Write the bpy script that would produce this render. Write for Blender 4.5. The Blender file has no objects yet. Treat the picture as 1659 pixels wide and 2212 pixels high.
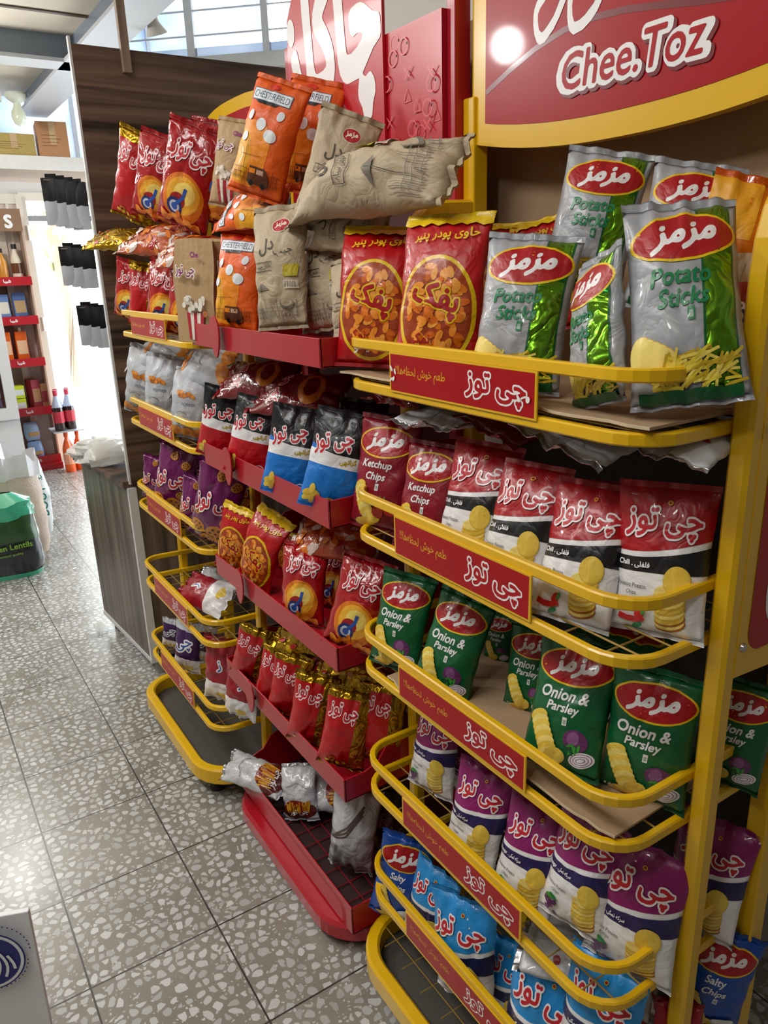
import bpy, bmesh, math, random
import numpy as np
from mathutils import Vector, Matrix, noise
from mathutils.geometry import tessellate_polygon
PI = math.pi
SC = bpy.context.scene
COL = SC.collection

# ------------------------------------------------------------------ camera
cam_d = bpy.data.cameras.new('camera')
cam_d.sensor_fit = 'VERTICAL'; cam_d.sensor_height = 36.0; cam_d.sensor_width = 27.0
cam_d.lens = 1648.4 * 36.0 / 2212.0
cam_d.clip_start = 0.02
cam = bpy.data.objects.new('camera', cam_d); COL.objects.link(cam)
yaw, pitch, roll = math.radians(32.39), math.radians(17.87), math.radians(-1.89)
fw = Vector((math.sin(yaw)*math.cos(pitch), math.cos(yaw)*math.cos(pitch), -math.sin(pitch)))
rt = Vector((math.cos(yaw), -math.sin(yaw), 0)); upv = rt.cross(fw)
r2 = math.cos(roll)*rt + math.sin(roll)*upv; u2 = -math.sin(roll)*rt + math.cos(roll)*upv
cam.matrix_world = Matrix(((r2.x, u2.x, -fw.x, 0), (r2.y, u2.y, -fw.y, 0), (r2.z, u2.z, -fw.z, 1.5207), (0, 0, 0, 1)))
SC.camera = cam

# ------------------------------------------------------------------ view, sky, lamps
SC.view_settings.view_transform = 'Standard'; SC.view_settings.look = 'None'
SC.view_settings.gamma = 1.0; SC.view_settings.use_curve_mapping = False
SC.view_settings.exposure = -0.1
SC.cycles.use_denoising = True
SC.cycles.max_bounces = 7; SC.cycles.diffuse_bounces = 4; SC.cycles.glossy_bounces = 4
SC.cycles.transmission_bounces = 6; SC.cycles.transparent_max_bounces = 12
SC.cycles.caustics_reflective = False; SC.cycles.caustics_refractive = False
SC.cycles.sample_clamp_indirect = 4.0
wd = bpy.data.worlds.new('sky'); SC.world = wd; wd.use_nodes = True
bg = wd.node_tree.nodes['Background']
bg.inputs['Color'].default_value = (0.86, 0.93, 1.0, 1); bg.inputs['Strength'].default_value = 9.0
def area(name, loc, size, power, color=(1, 0.985, 0.96), rot=(0, 0, 0)):
    l = bpy.data.lights.new(name, 'AREA'); l.shape = 'RECTANGLE'; l.size, l.size_y = size
    l.energy = power; l.color = color
    o = bpy.data.objects.new(name, l); COL.objects.link(o); o.location = loc; o.rotation_euler = rot
    return o
area('ceiling_lamp_aisle', (-0.55, 1.25, 2.78), (0.35, 1.5), 26)
area('ceiling_lamp_far', (-0.7, 4.2, 2.78), (0.35, 1.5), 18)
def bulb(name, loc, power, r=0.07, color=(1, 0.985, 0.96)):
    l = bpy.data.lights.new(name, 'POINT'); l.energy = power; l.shadow_soft_size = r; l.color = color
    o = bpy.data.objects.new(name, l); COL.objects.link(o); o.location = loc; return o
bulb('hanging_bulb_middle', (-0.62, 2.88, 2.42), 40)
bulb('added_light_front', (-0.55, 0.1, 2.45), 15)  # added light with no known bulb here, lifts ceiling and aisle
bulb('added_light_far', (0.1, 5.2, 2.45), 48)  # added to brighten the far ceiling, not a known bulb

# ------------------------------------------------------------------ materials
def lin(c):
    if isinstance(c, str):
        c = tuple(int(c[i:i+2], 16)/255 for i in (0, 2, 4))
    return tuple(x/12.92 if x <= 0.04045 else ((x+0.055)/1.055)**2.4 for x in c)
MATS = {}
def N(nt, t, **kw):
    n = nt.nodes.new(t)
    for k, v in kw.items(): setattr(n, k, v)
    return n
def base_mat(name, color, rough=0.5, metal=0.0, coat=0.0, spec=0.5):
    m = bpy.data.materials.new(name); m.use_nodes = True
    b = m.node_tree.nodes['Principled BSDF']
    b.inputs['Base Color'].default_value = (*lin(color), 1)
    b.inputs['Roughness'].default_value = rough; b.inputs['Metallic'].default_value = metal
    b.inputs['Coat Weight'].default_value = coat; b.inputs['Coat Roughness'].default_value = 0.06
    b.inputs['Specular IOR Level'].default_value = spec
    return m, m.node_tree, b
def M(name, color=None, rough=0.5, metal=0.0, coat=0.0, spec=0.5, var=0.06, nscale=30, bump=0.0, bscale=60):
    """plain surface with a little procedural mottling"""
    if name in MATS: return MATS[name]
    m, nt, b = base_mat(name, color, rough, metal, coat, spec)
    tc = N(nt, 'ShaderNodeTexCoord'); nz = N(nt, 'ShaderNodeTexNoise')
    nz.inputs['Scale'].default_value = nscale; nz.inputs['Detail'].default_value = 4
    nt.links.new(tc.outputs['Object'], nz.inputs['Vector'])
    if var:
        h = N(nt, 'ShaderNodeHueSaturation'); h.inputs['Color'].default_value = (*lin(color), 1)
        mr = N(nt, 'ShaderNodeMapRange'); mr.inputs['To Min'].default_value = 1-var; mr.inputs['To Max'].default_value = 1+var
        nt.links.new(nz.outputs['Fac'], mr.inputs['Value']); nt.links.new(mr.outputs['Result'], h.inputs['Value'])
        nt.links.new(h.outputs['Color'], b.inputs['Base Color'])
    if bump:
        n2 = N(nt, 'ShaderNodeTexNoise'); n2.inputs['Scale'].default_value = bscale; n2.inputs['Detail'].default_value = 3
        nt.links.new(tc.outputs['Object'], n2.inputs['Vector'])
        bp = N(nt, 'ShaderNodeBump'); bp.inputs['Strength'].default_value = bump; bp.inputs['Distance'].default_value = 0.01
        nt.links.new(n2.outputs['Fac'], bp.inputs['Height']); nt.links.new(bp.outputs['Normal'], b.inputs['Normal'])
    MATS[name] = m; return m
def film(color, kind='film'):
    """printed plastic film / metal foil / paper of a packet; object coordinates are in packet heights"""
    key = kind + '_' + color
    if key in MATS: return MATS[key]
    rough, metal, coat, bs, sc = {'film': (0.36, 0.0, 0.22, 0.13, 4.5), 'foil': (0.24, 0.85, 0.3, 0.42, 3.6),
                                  'paper': (0.62, 0.0, 0.0, 0.2, 6.0), 'gloss': (0.2, 0.0, 0.6, 0.22, 4.5), 'matte': (0.48, 0.0, 0.1, 0.14, 4.5)}[kind]
    m, nt, b = base_mat(key, color, rough, metal, coat)
    tc = N(nt, 'ShaderNodeTexCoord'); v = N(nt, 'ShaderNodeTexNoise'); v.inputs['Scale'].default_value = sc
    v.inputs['Detail'].default_value = 2.5; v.inputs['Distortion'].default_value = 1.2
    nt.links.new(tc.outputs['Object'], v.inputs['Vector'])
    s = N(nt, 'ShaderNodeMath', operation='SUBTRACT'); s.inputs[1].default_value = 0.5
    a = N(nt, 'ShaderNodeMath', operation='ABSOLUTE'); p = N(nt, 'ShaderNodeMath', operation='POWER'); p.inputs[1].default_value = 0.7
    nt.links.new(v.outputs['Fac'], s.inputs[0]); nt.links.new(s.outputs[0], a.inputs[0]); nt.links.new(a.outputs[0], p.inputs[0])
    bp = N(nt, 'ShaderNodeBump'); bp.inputs['Strength'].default_value = bs; bp.inputs['Distance'].default_value = 0.03
    nt.links.new(p.outputs[0], bp.inputs['Height']); nt.links.new(bp.outputs['Normal'], b.inputs['Normal'])
    MATS[key] = m; return m
def wood(name, c1, c2, axis='X', scale=1.0, rough=0.45):
    m, nt, b = base_mat(name, c1, rough)
    tc = N(nt, 'ShaderNodeTexCoord'); mp = N(nt, 'ShaderNodeMapping')
    s = [26*scale, 26*scale, 26*scale]; s['XYZ'.index(axis)] = 1.1*scale
    mp.inputs['Scale'].default_value = s
    nz = N(nt, 'ShaderNodeTexNoise'); nz.inputs['Scale'].default_value = 1.0; nz.inputs['Detail'].default_value = 6; nz.inputs['Distortion'].default_value = 0.6
    n2 = N(nt, 'ShaderNodeTexNoise'); n2.inputs['Scale'].default_value = 0.22; n2.inputs['Detail'].default_value = 2
    nt.links.new(tc.outputs['Object'], mp.inputs['Vector']); nt.links.new(mp.outputs['Vector'], nz.inputs['Vector']); nt.links.new(mp.outputs['Vector'], n2.inputs['Vector'])
    mx = N(nt, 'ShaderNodeMath', operation='MULTIPLY_ADD'); mx.inputs[1].default_value = 0.5
    nt.links.new(n2.outputs['Fac'], mx.inputs[0]); nt.links.new(nz.outputs['Fac'], mx.inputs[2])
    cr = N(nt, 'ShaderNodeValToRGB'); cr.color_ramp.elements[0].position = 0.60; cr.color_ramp.elements[1].position = 0.88
    cr.color_ramp.elements[0].color = (*lin(c1), 1); cr.color_ramp.elements[1].color = (*lin(c2), 1)
    nt.links.new(mx.outputs[0], cr.inputs['Fac']); nt.links.new(cr.outputs['Color'], b.inputs['Base Color'])
    MATS[name] = m; return m
def glassy(name, color, alpha, rough=0.1):
    m, nt, b = base_mat(name, color, rough)
    b.inputs['Alpha'].default_value = alpha
    MATS[name] = m; return m
def terrazzo():
    m, nt, b = base_mat('terrazzo_tiles', '7d7870', 0.25, spec=0.7)
    L = nt.links.new
    tc = N(nt, 'ShaderNodeTexCoord')
    sep = N(nt, 'ShaderNodeSeparateXYZ'); L(tc.outputs['Object'], sep.inputs[0])
    wn = N(nt, 'ShaderNodeTexNoise'); wn.inputs['Scale'].default_value = 22; wn.inputs['Detail'].default_value = 2
    L(tc.outputs['Object'], wn.inputs['Vector'])
    wa = N(nt, 'ShaderNodeVectorMath', operation='MULTIPLY_ADD'); wa.inputs[1].default_value = (0.022, 0.022, 0.0)
    L(wn.outputs['Color'], wa.inputs[0]); L(tc.outputs['Object'], wa.inputs[2])
    flat = N(nt, 'ShaderNodeVectorMath', operation='MULTIPLY'); flat.inputs[1].default_value = (1, 1, 0); L(wa.outputs[0], flat.inputs[0])
    def chips(scale, lo, hi, drop):
        e = N(nt, 'ShaderNodeTexVoronoi', feature='DISTANCE_TO_EDGE', voronoi_dimensions='2D'); e.inputs['Scale'].default_value = scale
        f = N(nt, 'ShaderNodeTexVoronoi', feature='F1', voronoi_dimensions='2D'); f.inputs['Scale'].default_value = scale
        L(flat.outputs[0], e.inputs['Vector']); L(flat.outputs[0], f.inputs['Vector'])
        sp = N(nt, 'ShaderNodeSeparateColor'); L(f.outputs['Color'], sp.inputs[0])
        th = N(nt, 'ShaderNodeMapRange'); th.inputs['To Min'].default_value = lo; th.inputs['To Max'].default_value = hi; L(sp.outputs[0], th.inputs['Value'])
        ro = N(nt, 'ShaderNodeMath', operation='SUBTRACT'); L(f.outputs['Distance'], ro.inputs[0]); ro.inputs[1].default_value = 0.30
        rp = N(nt, 'ShaderNodeMath', operation='MAXIMUM'); L(ro.outputs[0], rp.inputs[0]); rp.inputs[1].default_value = 0.0
        rq = N(nt, 'ShaderNodeMath', operation='MULTIPLY_ADD'); L(rp.outputs[0], rq.inputs[0]); rq.inputs[1].default_value = 0.75; L(th.outputs['Result'], rq.inputs[2])
        for vn in (e, f): vn.inputs['Randomness'].default_value = 0.88
        g = N(nt, 'ShaderNodeMath', operation='SUBTRACT'); L(e.outputs['Distance'], g.inputs[0]); L(rq.outputs[0], g.inputs[1])
        st = N(nt, 'ShaderNodeMapRange'); st.inputs['From Min'].default_value = 0.0; st.inputs['From Max'].default_value = 0.03; L(g.outputs[0], st.inputs['Value'])
        dr = N(nt, 'ShaderNodeMath', operation='GREATER_THAN'); dr.inputs[1].default_value = drop; L(sp.outputs[1], dr.inputs[0])
        mu = N(nt, 'ShaderNodeMath', operation='MULTIPLY'); L(st.outputs['Result'], mu.inputs[0]); L(dr.outputs[0], mu.inputs[1])
        return mu, sp
    m1, s1 = chips(38, 0.06, 0.20, 0.1); m2, s2 = chips(95, 0.16, 0.36, 0.66)
    matn = N(nt, 'ShaderNodeTexNoise'); matn.inputs['Scale'].default_value = 3.0; matn.inputs['Detail'].default_value = 6; L(tc.outputs['Object'], matn.inputs['Vector'])
    mc = N(nt, 'ShaderNodeValToRGB'); mc.color_ramp.elements[0].position = 0.3; mc.color_ramp.elements[1].position = 0.75
    mc.color_ramp.elements[0].color = (*lin('7d796f'), 1); mc.color_ramp.elements[1].color = (*lin('9a968c'), 1); L(matn.outputs['Fac'], mc.inputs['Fac'])
    def chipcol(s):
        r = N(nt, 'ShaderNodeValToRGB'); r.color_ramp.elements[0].color = (*lin('a8a9a7'), 1); r.color_ramp.elements[1].color = (*lin('d0d2d2'), 1)
        L(s.outputs[2], r.inputs['Fac']); return r
    x2 = N(nt, 'ShaderNodeMix', data_type='RGBA'); L(m2.outputs[0], x2.inputs['Factor']); L(mc.outputs['Color'], x2.inputs['A']); L(chipcol(s2).outputs['Color'], x2.inputs['B'])
    x1 = N(nt, 'ShaderNodeMix', data_type='RGBA'); L(m1.outputs[0], x1.inputs['Factor']); L(x2.outputs['Result'], x1.inputs['A']); L(chipcol(s1).outputs['Color'], x1.inputs['B'])
    def joint(out, off):
        a = N(nt, 'ShaderNodeMath', operation='SUBTRACT'); a.inputs[1].default_value = off; L(out, a.inputs[0])
        w = N(nt, 'ShaderNodeMath', operation='PINGPONG'); w.inputs[1].default_value = 0.15; L(a.outputs[0], w.inputs[0])
        l = N(nt, 'ShaderNodeMath', operation='LESS_THAN'); l.inputs[1].default_value = 0.0021; L(w.outputs[0], l.inputs[0]); return l
    jx, jy = joint(sep.outputs['X'], 0.38578*0.3), joint(sep.outputs['Y'], 3.91725*0.3)
    jm = N(nt, 'ShaderNodeMath', operation='MAXIMUM'); L(jx.outputs[0], jm.inputs[0]); L(jy.outputs[0], jm.inputs[1])
    xj = N(nt, 'ShaderNodeMix', data_type='RGBA'); L(jm.outputs[0], xj.inputs['Factor']); L(x1.outputs['Result'], xj.inputs['A']); xj.inputs['B'].default_value = (*lin('33312e'), 1)
    st = N(nt, 'ShaderNodeTexNoise'); st.inputs['Scale'].default_value = 7.5; st.inputs['Detail'].default_value = 3; L(tc.outputs['Object'], st.inputs['Vector'])
    sr = N(nt, 'ShaderNodeMapRange'); sr.inputs['From Min'].default_value = 0.70; sr.inputs['From Max'].default_value = 0.78; sr.inputs['To Max'].default_value = 0.6; L(st.outputs['Fac'], sr.inputs['Value'])
    xs = N(nt, 'ShaderNodeMix', data_type='RGBA'); L(sr.outputs['Result'], xs.inputs['Factor']); L(xj.outputs['Result'], xs.inputs['A']); xs.inputs['B'].default_value = (*lin('5a5650'), 1)
    L(xs.outputs['Result'], b.inputs['Base Color'])
    rr = N(nt, 'ShaderNodeMapRange'); rr.inputs['To Min'].default_value = 0.18; rr.inputs['To Max'].default_value = 0.36; L(matn.outputs['Fac'], rr.inputs['Value']); L(rr.outputs['Result'], b.inputs['Roughness'])
    MATS['terrazzo_tiles'] = m; return m

# ------------------------------------------------------------------ mesh builder
class MB:
    def __init__(self): self.v = []; self.f = []; self.m = []; self.mats = []
    def mi(self, mat):
        if mat not in self.mats: self.mats.append(mat)
        return self.mats.index(mat)
    def add(self, vs, fs, mat):
        k = len(self.v); i = self.mi(mat)
        self.v += [tuple(p) for p in vs]; self.f += [tuple(j+k for j in f) for f in fs]; self.m += [i]*len(fs); return self
    def box(self, c, s, mat, rz=0.0):
        hx, hy, hz = s[0]/2, s[1]/2, s[2]/2; cs, sn = math.cos(rz), math.sin(rz)
        vs = [(c[0]+cs*x-sn*y, c[1]+sn*x+cs*y, c[2]+z) for z in (-hz, hz) for x, y in ((-hx, -hy), (hx, -hy), (hx, hy), (-hx, hy))]
        return self.add(vs, [(3, 2, 1, 0), (4, 5, 6, 7), (0, 1, 5, 4), (1, 2, 6, 5), (2, 3, 7, 6), (3, 0, 4, 7)], mat)
    def b2(self, lo, hi, mat):
        return self.box([(a+b)/2 for a, b in zip(lo, hi)], [abs(b-a) for a, b in zip(lo, hi)], mat)
    def sweep(self, path, w, h, mat, closed=False, up=(0, 0, 1), round_=0):
        """profile w (sideways) x h (along up) swept along path; round_>0 makes it a round tube of that many sides"""
        P = [Vector(p) for p in path]; n = len(P); U = Vector(up); rings = []
        for i in range(n):
            a = P[(i-1) % n] if closed or i > 0 else P[i]; c = P[(i+1) % n] if closed or i < n-1 else P[i]
            t = (c-a).normalized(); sd = t.cross(U)
            if sd.length < 1e-4: sd = t.cross(Vector((1, 0, 0)))
            sd.normalize(); uu = sd.cross(t).normalized(); mit = 1.0
            if (closed or 0 < i < n-1):
                d1 = (P[i]-a).normalized(); mit = 1/max(0.5, t.dot(d1))
            if round_:
                rings.append([P[i]+sd*(w/2*math.cos(2*PI*k/round_))*mit+uu*(h/2*math.sin(2*PI*k/round_)) for k in range(round_)])
            else:
                c_ = min(w, h)*0.18; pr = [(-w/2+c_, -h/2), (w/2-c_, -h/2), (w/2, -h/2+c_), (w/2, h/2-c_), (w/2-c_, h/2), (-w/2+c_, h/2), (-w/2, h/2-c_), (-w/2, -h/2+c_)]
                rings.append([P[i]+sd*x*mit+uu*z for x, z in pr])
        k = len(rings[0]); vs = [p for r in rings for p in r]; fs = []
        for i in range(n if closed else n-1):
            for j in range(k):
                fs.append((i*k+j, i*k+(j+1) % k, ((i+1) % n)*k+(j+1) % k, ((i+1) % n)*k+j))
        if not closed: fs += [tuple(range(k))[::-1], tuple((n-1)*k+j for j in range(k))]
        return self.add(vs, fs, mat)
    def lathe(self, prof, mat, seg=16, c=(0, 0, 0)):
        vs = []; fs = []
        for r, z in prof: vs += [(c[0]+r*math.cos(2*PI*k/seg), c[1]+r*math.sin(2*PI*k/seg), c[2]+z) for k in range(seg)]
        for i in range(len(prof)-1):
            for k in range(seg): fs.append((i*seg+k, i*seg+(k+1) % seg, (i+1)*seg+(k+1) % seg, (i+1)*seg+k))
        fs += [tuple(range(seg))[::-1], tuple((len(prof)-1)*seg+k for k in range(seg))]
        return self.add(vs, fs, mat)
    def prism(self, pts, a, b, mat, plane='xz'):
        """outline in local x,z extruded in y from a to b (plane xz), or x,y extruded in z (plane xy), or y,z in x"""
        def P(p, t): return {'xz': (p[0], t, p[1]), 'xy': (p[0], p[1], t), 'yz': (t, p[0], p[1])}[plane]
        n = len(pts); tri = [tuple(t) for t in tessellate_polygon([[Vector((x, y, 0)) for x, y in pts]])]
        vs = [P(p, a) for p in pts]+[P(p, b) for p in pts]
        return self.add(vs, tri+[tuple(n+i for i in t[::-1]) for t in tri]+[(i, (i+1) % n, n+(i+1) % n, n+i) for i in range(n)], mat)
    def mesh(self, name, smooth=False):
        me = bpy.data.meshes.new(name); me.from_pydata(self.v, [], self.f)
        for m in self.mats: me.materials.append(m)
        me.polygons.foreach_set('material_index', self.m)
        bm = bmesh.new(); bm.from_mesh(me); bmesh.ops.recalc_face_normals(bm, faces=bm.faces); bm.to_mesh(me); bm.free()
        if smooth: me.shade_smooth()
        return me
    def obj(self, name, parent=None, smooth=False, bevel=0.0):
        o = bpy.data.objects.new(name, self.mesh(name, smooth)); COL.objects.link(o)
        if parent: o.parent = parent
        if bevel:
            md = o.modifiers.new('bevel', 'BEVEL'); md.width = bevel; md.segments = 2; md.limit_method = 'ANGLE'; md.harden_normals = False
        if smooth:
            o.data.set_sharp_from_angle(angle=math.radians(40))
        return o
def tag(o, label, cat, group=None, kind=None):
    o['label'] = label; o['category'] = cat
    if group: o['group'] = group
    if kind: o['kind'] = kind
    return o
def structure(o): o['kind'] = 'structure'; return o
def empty(name, loc, rot=(0, 0, 0)):
    o = bpy.data.objects.new(name, None); COL.objects.link(o); o.location = loc; o.rotation_euler = rot; o.empty_display_size = 0.05; return o
def copy_tree(o, parent=None):
    c = o.copy(); COL.objects.link(c)
    if parent is not None: c.parent = parent
    for ch in list(o.children): copy_tree(ch, c)
    return c
# ------------------------------------------------------------------ flat print: lettering and shapes
FORMS = {'ا':(0xFE8D,2),'ب':(0xFE8F,4),'پ':(0xFB56,4),'ت':(0xFE95,4),'ج':(0xFE9D,4),'چ':(0xFB7A,4),'ح':(0xFEA1,4),'خ':(0xFEA5,4),'د':(0xFEA9,2),'ر':(0xFEAD,2),
 'ز':(0xFEAF,2),'س':(0xFEB1,4),'ش':(0xFEB5,4),'ط':(0xFEC1,4),'ظ':(0xFEC5,4),'ع':(0xFEC9,4),'ف':(0xFED1,4),'ک':(0xFB8E,4),'ل':(0xFEDD,4),'م':(0xFEE1,4),'ن':(0xFEE5,4),
 'و':(0xFEED,2),'ه':(0xFEE9,4),'ی':(0xFBFC,4)}
def persian(s):
    """joined letter forms in visual order; _ keeps two letters apart"""
    out = []
    for i, c in enumerate(s):
        if c not in FORMS:
            if c != '_': out.append(c)
            continue
        b, n = FORMS[c]
        pj = i > 0 and s[i-1] in FORMS and FORMS[s[i-1]][1] == 4
        nj = i+1 < len(s) and s[i+1] in FORMS and n == 4
        out.append(chr(b+(3 if pj and nj else 1 if pj else 2 if nj else 0)))
    return ''.join(reversed(out))
def words(s):
    if not any(c in FORMS for c in s): return s
    head, bar, rest = s.partition('|')
    if bar and not any(c in FORMS for c in head): return head+persian(rest.replace('|', ''))
    return persian(s.replace('|', ''))
RES = 64.0      # raster cells per em while lettering is thickened
RAST = {}
def text_raster(s):
    if s in RAST: return RAST[s]
    c = bpy.data.curves.new('t', 'FONT'); c.body = words(s); c.resolution_u = 3
    o = bpy.data.objects.new('t', c); COL.objects.link(o); bpy.context.view_layer.update()
    me = bpy.data.meshes.new_from_object(o.evaluated_get(bpy.context.evaluated_depsgraph_get()))
    me.calc_loop_triangles(); n = len(me.vertices)
    co = np.empty(n*3); me.vertices.foreach_get('co', co); co = co.reshape(-1, 3)[:, :2]
    tr = np.empty(len(me.loop_triangles)*3, dtype=np.int32); me.loop_triangles.foreach_get('vertices', tr); tr = tr.reshape(-1, 3)
    bpy.data.objects.remove(o); bpy.data.curves.remove(c); bpy.data.meshes.remove(me)
    SS = 2; pad = 16
    mn = co.min(0); P = (co-mn)*RES*SS+pad*SS
    W, H = (np.ceil(P.max(0)).astype(int)+pad*SS+1)//SS*SS+SS
    img = np.zeros((H, W), np.float32)
    for t in tr:
        a, b_, c_ = P[t]; x0, y0 = np.floor(np.minimum(np.minimum(a, b_), c_)).astype(int); x1, y1 = np.ceil(np.maximum(np.maximum(a, b_), c_)).astype(int)+1
        X, Y = np.meshgrid(np.arange(x0, x1)+.5, np.arange(y0, y1)+.5)
        e = lambda p, q: (q[0]-p[0])*(Y-p[1])-(q[1]-p[1])*(X-p[0])
        w0, w1, w2 = e(a, b_), e(b_, c_), e(c_, a)
        img[y0:y1, x0:x1] = np.maximum(img[y0:y1, x0:x1], ((w0 >= 0) & (w1 >= 0) & (w2 >= 0)) | ((w0 <= 0) & (w1 <= 0) & (w2 <= 0)))
    img = img.reshape(H//SS, SS, W//SS, SS).mean((1, 3))
    RAST[s] = img; return img
def dilate(img, r):
    if r <= 0: return img
    out = img.copy(); k = int(math.ceil(r))
    for dy in range(-k, k+1):
        for dx in range(-k, k+1):
            d = math.hypot(dx, dy)
            wgt = min(1.0, max(0.0, r+0.5-d))
            if wgt > 0: out = np.maximum(out, wgt*np.roll(np.roll(img, dy, 0), dx, 1))
    return out
def blur(img, n):
    for _ in range(n):
        img = (np.roll(img, 1, 0)+2*img+np.roll(img, -1, 0))/4; img = (np.roll(img, 1, 1)+2*img+np.roll(img, -1, 1))/4
    return img
def contours(img, lev=0.5):
    H, W = img.shape; seg = {}
    ins = img > lev
    cs = ins[:-1, :-1]*1+ins[:-1, 1:]*2+ins[1:, 1:]*4+ins[1:, :-1]*8
    T = {1: [(3, 0)], 2: [(0, 1)], 3: [(3, 1)], 4: [(1, 2)], 5: [(3, 0), (1, 2)], 6: [(0, 2)], 7: [(3, 2)], 8: [(2, 3)], 9: [(2, 0)], 10: [(0, 1), (2, 3)], 11: [(2, 1)], 12: [(1, 3)], 13: [(1, 0)], 14: [(0, 3)]}
    ys, xs = np.nonzero((cs > 0) & (cs < 15))
    def key(e, x, y): return ((x, y, 0), (x+1, y, 1), (x, y+1, 0), (x, y, 1))[e]
    for y, x in zip(ys, xs):
        for a, b in T[int(cs[y, x])]: seg[key(a, x, y)] = key(b, x, y)
    def pt(k):
        x, y, d = k
        a = img[y, x]; b = img[y, x+1] if d == 0 else img[y+1, x]; t = (lev-a)/(b-a) if b != a else .5
        return (x+t, y) if d == 0 else (x, y+t)
    loops = []
    while seg:
        k0, k = next(iter(seg.items())); lp = [k0]
        while k != k0 and k in seg: lp.append(k); k = seg.pop(k)
        seg.pop(k0, None)
        if len(lp) > 5: loops.append([pt(q) for q in lp])
    return loops
def rdp(pts, eps):
    if len(pts) < 3: return pts
    a, b = np.array(pts[0]), np.array(pts[-1]); P = np.array(pts); d = b-a; L = np.hypot(*d)
    dist = np.abs(d[0]*(P[:, 1]-a[1])-d[1]*(P[:, 0]-a[0]))/L if L > 1e-9 else np.hypot(*(P-a).T)
    i = int(dist.argmax())
    if dist[i] <= eps: return [pts[0], pts[-1]]
    return rdp(pts[:i+1], eps)[:-1]+rdp(pts[i:], eps)
def fill(loops):
    """even-odd fill of closed outlines -> verts, triangles"""
    c = bpy.data.curves.new('f', 'CURVE'); c.dimensions = '2D'; c.fill_mode = 'BOTH'
    for lp in loops:
        s = c.splines.new('POLY'); s.points.add(len(lp)-1); s.use_cyclic_u = True
        for p, q in zip(s.points, lp): p.co = (q[0], q[1], 0, 1)
    o = bpy.data.objects.new('f', c); COL.objects.link(o); bpy.context.view_layer.update()
    me = bpy.data.meshes.new_from_object(o.evaluated_get(bpy.context.evaluated_depsgraph_get()))
    vs = [(v.co.x, v.co.y) for v in me.vertices]; fs = [tuple(p.vertices) for p in me.polygons]
    bpy.data.objects.remove(o); bpy.data.curves.remove(c); bpy.data.meshes.remove(me)
    return vs, fs
TXT = {}
def lettering(s, bold=0.0, soft=1):
    """outline-filled lettering, cap size 1, centred on its ink; bold in em"""
    k = (s, bold, soft)
    if k in TXT: return TXT[k]
    base = text_raster(s); ink = np.nonzero(base > .5)
    cx, cy = (ink[1].min()+ink[1].max())/2, (ink[0].min()+ink[0].max())/2; hh = ink[0].max()-ink[0].min()+1; ww = ink[1].max()-ink[1].min()+1
    img = blur(dilate(base, bold*RES), soft)
    loops = []
    for lp in contours(img):
        h = len(lp)//2; q = rdp(lp[:h+1], .3)[:-1]+rdp(lp[h:]+lp[:1], .3)[:-1]
        if len(q) > 2: loops.append([((x-cx)/hh, (y-cy)/hh) for x, y in q])
    vs, fs = fill(loops)
    TXT[k] = (vs, fs, ww/hh); return TXT[k]

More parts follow.
